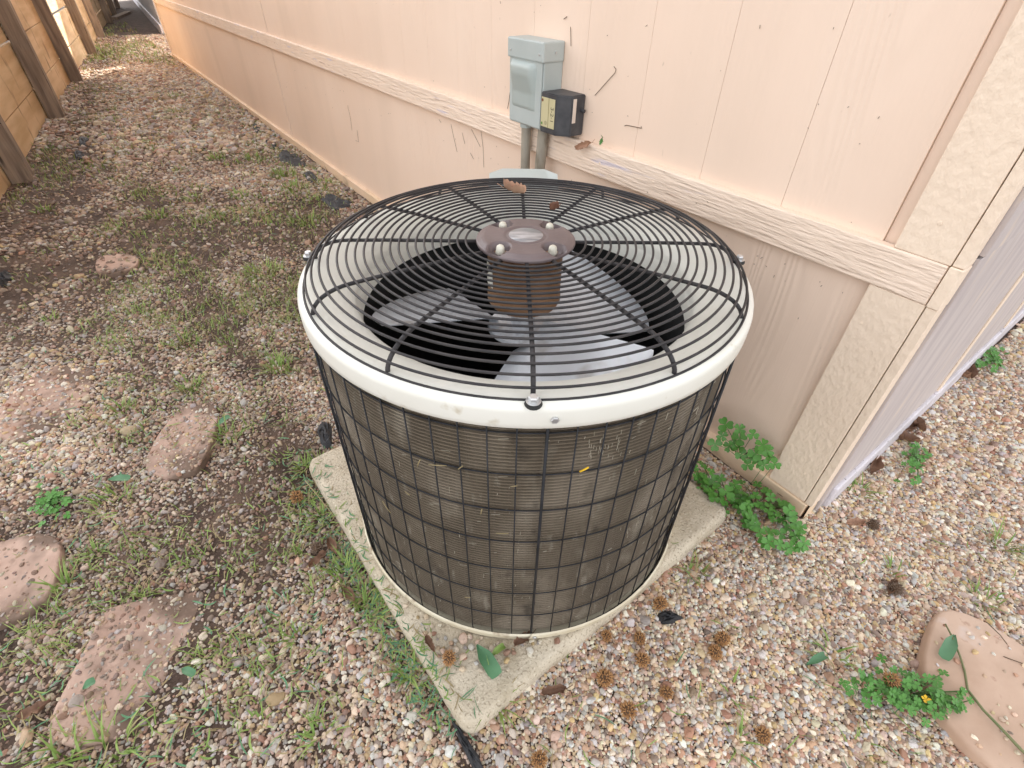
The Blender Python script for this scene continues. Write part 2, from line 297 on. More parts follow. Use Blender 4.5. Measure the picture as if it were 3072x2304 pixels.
# side wall: own frame turned about the corner
SIDE = 37.6 - 36.44
def sb(name, m, u0, u1, z0, z1, o0, o1, c=.0015):
    mb = MB().box((u0 * S, o0, z0 * S), (u1 * S, o1, z1 * S), c)
    a = R_(-90 + SIDE); ca, sa = math.cos(a), math.sin(a)     # u axis = house -y ; outward = house -x
    V = []
    for (u, o, z) in mb.v:
        x = -o; y = -u; x, y = x + 0, y + 0
        r = R_(SIDE); V.append((x * math.cos(r) - y * math.sin(r) - .0035, x * math.sin(r) + y * math.cos(r) - .0215, z))
    mb.v = V; mb.f = [tuple(reversed(f)) for f in mb.f]
    return mb.build(name, m, house)
UE = 7.5
sb('side_backing', 'dark_gap', .03, UE, -.05, TOP, -.03, -.004, c=0)
edges = [0.0, .62, .66, 1.18, 1.22, 2.4, 3.6, 4.8, 6.0, UE]
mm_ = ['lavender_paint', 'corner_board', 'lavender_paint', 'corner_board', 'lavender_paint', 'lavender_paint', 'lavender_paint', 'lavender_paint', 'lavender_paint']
for i, (a, b) in enumerate(zip(edges[:-1], edges[1:])):
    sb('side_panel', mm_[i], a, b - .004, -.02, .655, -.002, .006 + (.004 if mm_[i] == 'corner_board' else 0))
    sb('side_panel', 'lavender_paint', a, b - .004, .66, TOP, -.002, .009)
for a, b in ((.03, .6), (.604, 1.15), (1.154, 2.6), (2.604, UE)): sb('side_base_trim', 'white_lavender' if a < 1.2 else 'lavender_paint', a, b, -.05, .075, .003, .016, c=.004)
for (s_, z_, o_) in ((.058, .70, .0185), (.05, 1.0, .0185), (.045, .12, .0185), (.09, .5, .0185), (.10, .60, .021), (.62, .61, .021), (1.9, .61, .021), (.8, .609, .021)):
    hexhead(MB(), (s_ * S, o_, z_ * S), .0034, .0012, 10, (0, 1, 0)).build('nail_head', 'corner_board', house)
# roof with a small overhang: shades the yard
MB().box((-.12, .10, TOP * S), (SEND * S + .12, -UE * S - .1, TOP * S + .16), .01).build('roof', 'roofing', house)
MB().box((SEND * S - .012, -.1, -.05), (SEND * S + .012, -UE * S, TOP * S - .003), 0).build('end_wall', 'siding', house)
MB().box((.02, -UE * S + .02, -.05), (SEND * S - .02, -UE * S - .02, TOP * S - .003), 0).build('rear_wall', 'siding', house)

# neighbouring pale grey building past the end of the house; light comes through the gap between the two
pA = np.array([-5.93, 10.18]) * S; pB = np.array([-11.7, 19.12]) * S; dv = pB - pA; Ln = np.hypot(*dv); an = math.atan2(dv[1], dv[0])
nb = root('shed', (pA[0], pA[1], 0), an, 'pale grey painted building past the far end of the house', 'building')
MB().box((0, 0, -.05), (Ln, -4.5, 2.86), 0).build('wall', 'shed_paint', nb)
MB().box((-.01, .03, -.05), (Ln, .001, .16), .004).build('base_board', 'white_lavender', nb)
MB().box((-.06, .1, 2.862), (Ln, -4.6, 2.98), .01).build('roof', 'roofing', nb)

# ------------------------------------------------------------------ timber fence: posts in front of wide boards
p1 = np.array([-2.80, 3.0]); FA = R_(29.6); ud = np.array([-math.sin(FA), math.cos(FA)])
fence = root('timber_fence', (p1[0] * S, p1[1] * S, 0), math.pi / 2 + FA, 'weathered timber fence of wide honey coloured boards behind grey posts', 'fence')
FU = [-1.75, 0, 1.70, 3.44, 5.68, 7.70, 10.5, 12.6, 14.8]
FH = 1.52
for i, u in enumerate(FU):
    mb = MB(); wv = .075 * S + .01 * rng.random(); d = .115; N = 9; V = []
    tx, ty = rng.normal(0, .018, 2)
    for k in range(N):
        z = -.12 + (FH * S + .17) * k / (N - 1); j = rng.normal(0, .0025, 4)
        for (a, b, q) in ((-wv / 2, 0, 0), (wv / 2, 0, 1), (wv / 2, d, 2), (-wv / 2, d, 3)): V.append((u * S + a + tx * z + j[q], b + .004 + ty * z * .4 - (.0 if b else 0), z))
    Fc = [(k * 4 + q, k * 4 + (q + 1) % 4, (k + 1) * 4 + (q + 1) % 4, (k + 1) * 4 + q) for k in range(N - 1) for q in range(4)] + [(3, 2, 1, 0), tuple((N - 1) * 4 + q for q in range(4))]
    mb.add(V, Fc).build('post', 'post_wood', fence)
zb = [-.06, .205, .505, .80, 1.10, 1.40, FH]
for a, b in zip(FU[:-1], FU[1:]):
    for z0, z1 in zip(zb[:-1], zb[1:]):
        if z1 - z0 < .05: continue
        g = .004 + .022 * rng.random(); t0, t1 = rng.normal(0, .006, 2); o = .125 + .006 * rng.random()
        mb = MB().box((a * S + .004, o, z0 * S + g), (b * S - .004, o + .035, z1 * S - .002), .003)
        L0 = (b - a) * S; mb.v = [(x, y, z + t0 + (t1 - t0) * (x - a * S) / L0 if z > z1 * S - .02 else z) for x, y, z in mb.v]
        mb.build('board', 'board_wood', fence)

# ------------------------------------------------------------------ concrete pad
PADC = np.array([-.0006, .7839]) * S; PS = .736 * S; PZ = .035 * S; PAZ = R_(38.0)
pad_u = np.array([-math.sin(PAZ), math.cos(PAZ)]); pad_v = np.array([math.cos(PAZ), math.sin(PAZ)])
mb = MB(); V = []; hp = PS / 2; cr = .026; oc = []
for cxs, cys, a0 in ((1, 1, 0), (-1, 1, 90), (-1, -1, 180), (1, -1, 270)):
    for k in range(9): a = R_(a0 + 90 * k / 8); oc.append((cxs * (hp - cr) , cys * (hp - cr), math.cos(a), math.sin(a)))
    nx_, ny_ = {0: (-1, 0), 90: (0, -1), 180: (1, 0), 270: (0, 1)}[a0]          # points along the straight side so the edge can wander
    for k in range(1, 24): t = k / 24; oc.append((cxs * (hp - cr) + (2 * (hp - cr) * nx_ * t if a0 in (0, 180) else 0), cys * (hp - cr) + (2 * (hp - cr) * ny_ * t if a0 in (90, 270) else 0), *{0: (0, 1), 90: (-1, 0), 180: (0, -1), 270: (1, 0)}[a0]))
no = len(oc); rg = [(cr + .004, -.05), (cr + .002, PZ - .020), (cr - .001, PZ - .012), (cr - .005, PZ - .0045), (cr - .011, PZ - .001), (cr - .018, PZ), (cr - .06, PZ), (cr - .2, PZ)]
wob = np.convolve(np.tile(rng.normal(0, 1, no), 3), np.ones(5) / 5, 'same')[no:2 * no] * .0022
for d_, z in rg:
    for k, (x, y, ex, ey) in enumerate(oc):
        dd = d_ + wob[k] * (1 if d_ > 0 else 0)
        if d_ > -.02: V.append((x + ex * dd, y + ey * dd, z + (.0012 * math.sin(k * 1.7) if z > .02 and z < PZ else 0)))
        else: f = 1 + (d_ - cr) / hp; V.append(((x + ex * cr) * f, (y + ey * cr) * f, z))
Fc = [(i * no + k, i * no + (k + 1) % no, (i + 1) * no + (k + 1) % no, (i + 1) * no + k) for i in range(len(rg) - 1) for k in range(no)] + [tuple((len(rg) - 1) * no + k for k in range(no))]
mb.add(V, Fc); me = bpy.data.meshes.new('concrete_pad'); me.from_pydata(mb.v, [], mb.f); me.materials.append(MATS['concrete']); me.polygons.foreach_set('use_smooth', [True] * len(me.polygons))
pad = bpy.data.objects.new('concrete_pad', me); col.objects.link(pad); pad.location = (PADC[0], PADC[1], 0); pad.rotation_euler = (0, 0, PAZ)
tag(pad, 'square speckled concrete pad with rounded edges under the air conditioner', 'concrete pad')
def on_pad(x, y, m=0.0):
    dx, dy = x - PADC[0], y - PADC[1]; return (np.abs(dx * pad_u[0] + dy * pad_u[1]) < PS / 2 + m) & (np.abs(dx * pad_v[0] + dy * pad_v[1]) < PS / 2 + m)

# ------------------------------------------------------------------ air conditioner (frame: axis at origin, z from the ground)
ACX, ACY = .018 * S, .774 * S
ac = root('air_conditioner', (ACX, ACY, 0), 0, 'round outdoor air conditioner with black wire top grille and coil guard', 'air conditioner')
def q(r, z): return (r * S, z * S)
pan = MB().lathe([q(.20, .0365), q(.353, .0365), q(.3585, .039), q(.3605, .045), q(.3605, .055), q(.3575, .0575), q(.3565, .052), q(.3535, .0425), q(.20, .0425)], 128, closed=True).build('base_pan', 'base_paint', ac, True, 40)
MB().lathe([q(.0, .050), q(.30, .050)], 64).build('pan_floor', 'inside_shade', ac)  # pan bottom coloured near black for the shade inside
rows = 84; prof = [q(.296, .05)]
for k in range(rows):
    z0 = .052 + (.590 - .052) * k / rows; dz = (.590 - .052) / rows
    prof += [q(.3360, z0 + dz * .06), q(.3480, z0 + dz * .34), q(.3480, z0 + dz * .66), q(.3360, z0 + dz * .94)]
prof += [q(.296, .592)]
MB().lathe(prof, 144).build('coil', 'coil_fin', ac)
lint = MB()
for _ in range(200):
    a = random.uniform(math.pi, 2 * math.pi); z = random.uniform(.07, .58); rr_ = .3487 * S; L = random.choice((.004, .006, .008, .014)); st_ = random.random() < .55
    for m_ in range(1):
        if st_: P = [(rr_ * math.cos(a + t * .002), rr_ * math.sin(a + t * .002), z * S + L * t) for t in (-.5, 0, .5)]
        else: P = [(rr_ * math.cos(a + L / rr_ * t), rr_ * math.sin(a + L / rr_ * t), z * S + .002 * t) for t in (-.5, 0, .5)]
        lint.tube(P, random.uniform(.0003, .0007), 3)
for _ in range(4):            # patches of bent fins: bundles of short upright strokes
    a0 = random.uniform(math.pi * 1.1, math.pi * 1.9); z0 = random.uniform(.1, .55)
    for __ in range(34):
        a = a0 + random.gauss(0, .05); z = (z0 + random.gauss(0, .012)) * S; lint.tube([(.3486 * S * math.cos(a), .3486 * S * math.sin(a), z - .004), (.3486 * S * math.cos(a), .3486 * S * math.sin(a), z + .004)], .0004, 3)
lo = lint.build('lint', 'lint_pale', ac); lo['kind'] = 'stuff'
MB().lathe([q(.2955, .05), q(.2955, .592)], 72).build('coil_shade_sheet', 'inside_shade', ac)  # added sheet behind the coil, interior shade painted as near-black
cap = MB().lathe([q(.350, .5895), q(.3575, .586), q(.3598, .5885), q(.3602, .595), q(.3602, .612), q(.3590, .6175), q(.3555, .6215), q(.349, .6232), q(.338, .6225), q(.322, .6178), q(.304, .6100), q(.289, .6005), q(.2805, .592), q(.2770, .584), q(.2760, .572), q(.2760, .545), q(.2740, .545), q(.2738, .566), q(.2775, .579), q(.290, .589), q(.306, .599), q(.35, .612)], 160, closed=True).build('top_cover', 'cap_paint', ac, True, 50)
A0 = -89.0
# guard wires
NG = 62
for k in range(NG):
    a = R_(A0 + 3 + 360 / NG * k); x, y = .3553 * S * math.cos(a), .3553 * S * math.sin(a)
    r = .00125 if k else .0025
    MB().tube([(x, y, .046 * S), (x, y, .588 * S)], r, 6).build('guard_wire', 'wire_black', ac, True)
for k in range(8): MB().ring(.3526 * S, (.044 + .0756 * k) * S, .00135, 128, 6).build('guard_hoop', 'wire_black', ac, True)
# grille: spokes bend down at the rim, rings welded on top of them
def spoke_path():
    P = [(.070, .6550), (.15, .6555), (.23, .6555), (.285, .6547)]
    for t in np.linspace(0, 1, 9)[1:]: P.append((.285 + .060 * math.sin(t * math.pi / 2),   .6547 - .0335 * (1 - math.cos(t * math.pi / 2))))
    return P
SP = spoke_path()
for k in range(12):
    a = R_(A0 + 30 * k); foot = (k % 3 == 0)
    pts = SP + ([(.3475, .6195), (.3515, .6235), (.356, .6245)] if foot else [(.3452, .6175)])
    MB().tube([(r * S * math.cos(a), r * S * math.sin(a), z * S) for r, z in pts], .0033, 8).build('grille_spoke', 'grille_black', ac, True)
arc = [0]; 
for (r0, z0), (r1, z1) in zip(SP[:-1], SP[1:]): arc.append(arc[-1] + math.hypot(r1 - r0, z1 - z0))
arc = np.array(arc); SPa = np.array(SP); NR = 21
for k in range(NR):
    t = .0265 + (arc[-1] - .001 - .0265) * k / (NR - 1)
    r = np.interp(t, arc, SPa[:, 0]); z = np.interp(t, arc, SPa[:, 1]); t2 = min(t + .004, arc[-1]); t1 = t2 - .006
    dr_ = np.interp(t2, arc, SPa[:, 0]) - np.interp(t1, arc, SPa[:, 0]); dz_ = np.interp(t2, arc, SPa[:, 1]) - np.interp(t1, arc, SPa[:, 1]); nl = math.hypot(dr_, dz_)
    r += -dz_ / nl * .0042; z += dr_ / nl * .0042
    MB().ring(r * S, z * S, .00205, 144, 7).build('grille_ring', 'grille_black', ac, True)
for k in (0, 3, 6, 9):
    a = R_(A0 + 30 * k); c = (.3555 * S * math.cos(a), .3555 * S * math.sin(a))
    b = MB().lathe([(0, .6215 * S), (.0105, .6215 * S), (.0115, .623 * S), (.0105, .6265 * S), (0, .6265 * S)], 16, c).build('rubber_washer', 'rubber', ac, True, 40)
    hexhead(MB().lathe([(.009, .6266 * S), (.0098, .6278 * S), (.0, .628 * S)], 16, c), (*c, .6278 * S), .0068, .0075).build('bolt', 'steel', ac)
for k in range(4):
    a = R_(A0 + 4 + 90 * k); d = (math.cos(a), math.sin(a), 0)
    hexhead(MB(), (d[0] * .3600 * S, d[1] * .3600 * S, .603 * S), .0055, .004, 6, d).build('screw', 'steel', ac)
    hexhead(MB(), (d[0] * .3603 * S, d[1] * .3603 * S, .050 * S), .0045, .003, 6, d).build('screw', 'steel', ac)
# motor plate with four scooped recesses
mb = MB(); NRd, NA = 34, 120; V = []; Fc = []
PK = .905
bolts = [(.0655, 130), (.0655, 47), (.0655, -132), (.0655, -46)]
rr = np.concatenate([np.linspace(0, .086, NRd), [.0880, .0885, .0875]])
for i, r in enumerate(rr):
    for j in range(NA):
        a = 2 * math.pi * j / NA; x, y = r * math.cos(a), r * math.sin(a)
        z = .6655 + .0015 * (1 - (r / .086) ** 2)
        if .032 < r < .037: z -= .0014
        if .076 < r < .0795: z -= .0012
        if r >= .0795: z -= .0035 * min(1, (r - .0795) / .003)
        for br, ba in bolts:
            dx, dy = x - (br + .004) * math.cos(R_(ba)), y - (br + .004) * math.sin(R_(ba)); al = dx * math.cos(R_(ba)) + dy * math.sin(R_(ba)); pe = -dx * math.sin(R_(ba)) + dy * math.cos(R_(ba))
            dd = math.hypot(al / 1.15, pe / .95); t = min(1, max(0, (.0205 - dd) / .005)); z -= .0125 * t * t * (3 - 2 * t) * (1 if r < .0795 else .6)
        if i == NRd: z = .6605
        if i == NRd + 1: z = .658
        if i == NRd + 2: z = .6555
        V.append((x * S * PK, y * S * PK, z * S))
for i in range(len(rr) - 1):
    for j in range(NA): Fc.append((i * NA + j, (i + 1) * NA + j, (i + 1) * NA + (j + 1) % NA, i * NA + (j + 1) % NA))
plate = mb.add(V, Fc).build('motor_plate', 'plate_paint', ac, True, 60)
MB().lathe([q(.0, .6676), q(.0272, .6670), q(.0283, .6664), q(.0283, .6655)], 48).build('badge', 'scratched_silver', plate, True, 50)
for br, ba in bolts:
    c = (br * S * PK * math.cos(R_(ba)), br * S * PK * math.sin(R_(ba)))
    hexhead(MB(), (*c, .655 * S), .0082, .006, 6).lathe([(.0074, .6600 * S), (.0072, .6640 * S), (.006, .6670 * S), (.0034, .6688 * S), (.0, .6692 * S)], 14, c).build('bolt', 'bolt_zinc', plate, True, 40)
# motor, hub, blades
mot = MB().lathe([q(.0, .655), q(.060, .655), q(.0630, .652), q(.0630, .644), q(.0617, .642), q(.0620, .566), q(.0630, .564), q(.0630, .555), q(.059, .548), q(.045, .543), q(.010, .541), q(.009, .50), q(0, .50)], 64).build('motor', 'motor_rust', ac, True, 40)
mb = MB(); V = []; Fc = []
for i in range(9):
    a = R_(188 + 26 * i / 8)
    for j in range(5): V.append((.0632 * S * math.cos(a), .0632 * S * math.sin(a), (.588 + .040 * j / 4) * S))
Fc = [(i * 5 + j, (i + 1) * 5 + j, (i + 1) * 5 + j + 1, i * 5 + j + 1) for i in range(8) for j in range(4)]
mb.add(V, Fc).build('sticker', 'sticker', mot, True)
fan = MB().lathe([q(0, .524), q(.020, .524), q(.022, .520), q(.022, .502), q(.062, .498), q(.064, .492), q(0, .490)], 40).build('fan_hub', 'blade_metal', ac, True, 40)
for c in (46, 166, -74):
    NRr, NAa = 14, 16; top = []; bot = []
    for i in range(NRr):
        u = i / (NRr - 1); r = .046 + (.264 - .046) * u
        hs_ = 38 - 1.0 * u ** .7
        if u > .86: hs_ -= 3 * ((u - .86) / .14) ** 2
        for j in range(NAa):
            v = j / (NAa - 1) * 2 - 1; a = R_(c + hs_ * v)
            z = .508 + (.047 * v * (.6 + .4 * u)) - .010 * (1 - v * v) * u - .012 * (1 - u)
            rj = r - (.012 * abs(v) ** 6 if i == NRr - 1 else 0)
            top.append((rj * S * math.cos(a), rj * S * math.sin(a), z * S))
    bot = [(x, y, z - .0022) for x, y, z in top]; N = len(top); Fc = []
    for i in range(NRr - 1):
        for j in range(NAa - 1):
            a0 = i * NAa + j; f = (a0, a0 + NAa, a0 + NAa + 1, a0 + 1); Fc.append(f); Fc.append(tuple(k + N for k in reversed(f)))
    edge = [j for j in range(NAa)] + [i * NAa + NAa - 1 for i in range(1, NRr)] + [(NRr - 1) * NAa + j for j in range(NAa - 2, -1, -1)] + [i * NAa for i in range(NRr - 2, 0, -1)]
    for a0, b0 in zip(edge, edge[1:] + edge[:1]): Fc.append((a0, b0, b0 + N, a0 + N))
    MB().add(top + bot, Fc).build('fan_blade', 'blade_metal', ac, True, 40)
# control box at the back
bx = MB(); w2 = .068 * S; y0, y1 = .33 * S, .465 * S
poly = [(-w2 * 1.15, y0), (w2 * 1.15, y0), (w2 * 1.15, y1 - .04), (w2 * .72, y1), (-w2 * .72, y1), (-w2 * 1.15, y1 - .04)]
V = [(x, y, .06 * S) for x, y in poly] + [(x, y, (.606 if y < y0 + .01 else .629) * S) for x, y in poly]
bx.add(V, [tuple(range(5, -1, -1)), tuple(range(6, 12))] + [(k, (k + 1) % 6, (k + 1) % 6 + 6, k + 6) for k in range(6)]).build('control_box', 'box_paint', ac)

# ------------------------------------------------------------------ electrical disconnect box, black device, conduits (house frame -> world)
HR = math.pi / 2 + AZ
def wroot(name, s, off, z, label, cat):
    p = C0 + DW * s * S + NW * off; return root(name, (p[0], p[1], z * S), HR, label, cat)
db = wroot('disconnect_box', 1.064, 0, .653, 'pale grey green electrical disconnect box on the peach wall', 'electrical box')
bw, bh, bd = .146 * S / 2, .197 * S, .062 * S
MB().box((-bw, .0006, 0), (bw, bd, bh * .985), .0025).build('body', 'box_paint', db)
cv = MB().box((-bw + .004, bd + .0003, .004), (bw - .003, bd + .005, bh * .80), .0018).build('door', 'box_paint', db)
MB().box((-bw - .004, .0009, bh * .79), (bw + .004, bd + .009, bh + .004), .004).build('hood', 'box_paint', db)
# pressed panel on the door, bulging at the top
mb = MB(); V = []; nxp, nzp = 13, 21
for j in range(nzp):
    for i in range(nxp):
        u = i / (nxp - 1) * 2 - 1; v = j / (nzp - 1)
        e = min(1, (1 - abs(u)) / .22); t = min(1, (1 - v) / .10); prof_ = .0035 + .013 * max(0, min(1, (v - .35) / .4)); zz = min(1, v / .03)
        h = prof_ * (e * e * (3 - 2 * e)) * (t * (2 - t)) * zz
        V.append((u * bw * .72 + .008, bd + .0048 + h, .046 + v * bh * .56))
mb.add(V, [(j * nxp + i, (j + 1) * nxp + i, (j + 1) * nxp + i + 1, j * nxp + i + 1) for j in range(nzp - 1) for i in range(nxp - 1)]).build('pressed_panel', 'plate_grey', cv, True)
for (x, z) in ((bw - .012, bh * .88), (-bw + .012, bh * .88)): hexhead(MB(), (x, bd + .009, z), .003, .002, 8, (0, 1, 0)).build('screw', 'steel', db)
hexhead(MB(), (-bw - .004, bd * .5, bh * .9), .0035, .004, 6, (-1, 0, 0)).build('screw', 'steel', db)
# black device
bk = wroot('surge_device', .940, 0, .655, 'black plastic device with a yellow label beside the disconnect box', 'electrical device')
w_, h_, d_ = .092 * S / 2, .094 * S, .072 * S
poly = [(w_, .001), (w_, d_), (-w_ + .034, d_), (-w_, d_ - .030), (-w_, .001)]
V = [(x, y, 0) for x, y in poly] + [(x, y, h_) for x, y in poly]
bm = bmesh.new(); bv = [bm.verts.new(p) for p in V]
for f in [tuple(range(5)), tuple(range(9, 4, -1))] + [(k + 5, (k + 1) % 5 + 5, (k + 1) % 5, k) for k in range(5)]: bm.faces.new([bv[i] for i in f])
bmesh.ops.recalc_face_normals(bm, faces=bm.faces[:]); bmesh.ops.bevel(bm, geom=bm.edges[:], offset=.0025, segments=2, affect='EDGES'); bm.verts.index_update()
mb = MB().add([v.co for v in bm.verts], [[v.index for v in f.verts] for f in bm.faces]); bm.free(); mb.build('case', 'black_plastic', bk)
la = MB().box((w_ - .004, d_ + .0002, .016), (w_ - .036, d_ + .0016, h_ - .012), .0004).build('label', 'label_yellow', bk)
lb = MB().box((w_ - .0385, d_ + .0002, .016), (-w_ + .037, d_ + .0016, h_ - .012), .0004).build('label', 'label_yellow', bk)
MB().box((w_ - .036, d_ + .0001, .016), (w_ - .0385, d_ + .0013, h_ - .012), 0).build('label_stripe', 'label_dark', bk)
def disc(mb, c, r, y, n=14, r0=0):
    if r0 == 0: return mb.add([(c[0] + r * math.cos(2 * math.pi * k / n), y, c[1] + r * math.sin(2 * math.pi * k / n)) for k in range(n)], [tuple(range(n))])
    V = [(c[0] + rr * math.cos(2 * math.pi * k / n), y, c[1] + rr * math.sin(2 * math.pi * k / n)) for rr in (r0, r) for k in range(n)]
    return mb.add(V, [(k, (k + 1) % n, n + (k + 1) % n, n + k) for k in range(n)])
disc(MB(), (w_ - .0095, h_ - .020), .0042, d_ + .0019).build('indicator_light', 'ink_brown', la)
disc(MB(), (w_ - .010, .024), .0038, d_ + .0019).build('indicator_light', 'leaf_green', la)
disc(MB(), (w_ - .027, .027), .0052, d_ + .0019, 18, .0044).build('print', 'ink', la); disc(MB(), (w_ - .027, .027), .0028, d_ + .0019, 18, .0020).build('print', 'ink', la)
def text(s, size, fn, m, parent, name='lettering'):
    cu = bpy.data.curves.new(name, 'FONT'); cu.body = s; cu.size = size; cu.align_x = 'CENTER'; cu.align_y = 'CENTER'
    to = bpy.data.objects.new('tmp', cu); col.objects.link(to); bpy.context.view_layer.update()
    me = bpy.data.meshes.new_from_object(to.evaluated_get(bpy.context.evaluated_depsgraph_get())); bpy.data.objects.remove(to)
    for v in me.vertices: v.co = Vector(fn(v.co.x, v.co.y))
    me.materials.clear(); me.materials.append(MATS[m]); o = bpy.data.objects.new(name, me); col.objects.link(o); o.parent = parent; return o
cx_ = (w_ - .0385 - w_ + .037) / 2; cz_ = h_ * .5
text('3-2-1', .019, lambda a, b: (cx_ - b - .002, d_ + .0020, cz_ - a), 'ink', lb)
text('3-2-1 SERIES', .0055, lambda a, b: (w_ - .0372 - b, d_ + .0017, cz_ - a), 'label_yellow', lb) if False else None
sl = MB().box((-w_ - .0012, d_ - .045, .035), (-w_ - .0002, d_ - .033, h_ - .008), .0003).build('side_label', 'label_pale', bk)
hexhead(MB(), (-w_, .012, h_ * .62), .005, .012, 8, (-1, 0, 0)).build('knob', 'black_plastic', bk)
# conduits
def cond(s0, s1, z1, z0, off, r, label):
    a = C0 + DW * s0 * S + NW * off; b = C0 + DW * s1 * S + NW * off
    pts = [(a[0] + (b[0] - a[0]) * t, a[1] + (b[1] - a[1]) * t, (z1 + (z0 - z1) * t) * S) for t in np.linspace(0, 1, 7)]
    o = MB().tube(pts, r, 14).build('conduit', 'conduit_grey', None, True, 50, recenter=True); return tag(o, label, 'conduit', 'conduits under the disconnect box')
cond(1.090, 1.086, .652, -.03, .042, .0155, 'straight grey conduit running down from the electrical disconnect box')
cond(1.012, 1.060, .652, -.03, .042, .0165, 'slightly slanting grey conduit between the disconnect box and the ground under the black device')
cl = wroot('conduit_nut', 1.090, .042, .6415, 'pale conduit nut under the disconnect box', 'conduit nut')
MB().lathe([(.016, 0), (.020, 0), (.020, .0118), (.016, .0118)], 10, closed=True).build('nut', 'box_paint', cl)

# ------------------------------------------------------------------ flagstones
for s in STONES:
    P = s['P']; n = len(P); c = P.mean(0); mb = MB(); V = []; rings = [(1.0, -s['depth']), (1.0, -.012), (.992, -.005), (.975, -.0015), (.95, 0), (.86, 0), (.72, 0), (.55, 0), (.36, 0), (.18, 0)]
    jit = 1 + .02 * (rng.random(n) - .5)
    for f, dz in rings:
        for k in range(n):
            p = c + (P[k] - c) * f * jit[k]; V.append((p[0], p[1], float(stone_z(s, *p)) + dz))
    V.append((c[0], c[1], float(stone_z(s, *c)))); Fc = []
    for i in range(len(rings) - 1):
        for k in range(n): Fc.append((i * n + k, i * n + (k + 1) % n, (i + 1) * n + (k + 1) % n, (i + 1) * n + k))
    b = (len(rings) - 1) * n; Fc += [(b + k, b + (k + 1) % n, len(V) - 1) for k in range(n)]
    a = np.array(P); area = np.sum(a[:, 0] * np.roll(a[:, 1], -1) - np.roll(a[:, 0], -1) * a[:, 1])
    if area < 0: Fc = [tuple(reversed(f)) for f in Fc]
    o = mb.add(V, Fc).build('flagstone', s['mt'], None, True, 60, recenter=True); tag(o, s['label'], 'flagstone', 'flagstones set in the gravel')

# ------------------------------------------------------------------ gravel: instanced pebbles
PAL_R = np.array([(.62, .46, .30), (.68, .54, .38), (.55, .37, .24), (.72, .61, .46), (.47, .28, .19), (.41, .215, .14), (.54, .40, .33), (.38, .33, .30), (.65, .49, .36), (.76, .70, .59), (.58, .42, .21), (.33, .215, .155), (.60, .43, .33), (.52, .49, .46), (.27, .20, .16), (.70, .57, .43), (.74, .66, .52), (.62, .58, .53)])
def cells(x0, x1, y0, y1, sp):
    a, b = np.meshgrid(np.arange(x0, x1, sp), np.arange(y0, y1, sp * .88)); a = a + (np.arange(a.shape[0]) % 2)[:, None] * sp * .5
    a = a.ravel(); b = b.ravel(); return a + rng.uniform(-.38, .38, a.size) * sp, b + rng.uniform(-.38, .38, a.size) * sp
def visible(x, y, m=260, mr=900):
    p = project(np.stack([x, y, 0 * x], -1)); return (p[:, 2] > .1) & (p[:, 0] > -m * 1.5) & (p[:, 0] < 2212 + mr) & (p[:, 1] > -60) & (p[:, 1] < 1659 + m)
def dirtness(x, y):          # 0 clean gravel, 1 bare earth
    left = np.clip((-x + .12 * S) / (.62 * S), 0, 1) * np.clip((4.2 - y) / 1.6, 0, 1)
    nn = .55 * vn(x, y, 2.3) + .3 * vn(x, y, 6) + .15 * vn(x, y, 19)
    base = .05 + .60 * left + .40 * np.clip((y - 1.6) / 2, 0, 1) * (x < .3)
    d = base + (nn - .5) * (.35 + 1.1 * left)
    near_fence = np.clip(1 - np.abs((x - p1[0] * S) * math.cos(FA) + (y - p1[1] * S) * math.sin(FA) - .1) / .35, 0, 1)
    d += .4 * near_fence * (y > 1.5)
    dx, dy = x - PADC[0], y - PADC[1]; pu = np.abs(dx * pad_u[0] + dy * pad_u[1]) - PS / 2; pv = -(dx * pad_v[0] + dy * pad_v[1]) - PS / 2
    d += .35 * np.clip(1 - np.abs(pv) / .09, 0, 1) * (np.abs(pu) < 3)
    return np.clip(d, 0, 1)
pts = []
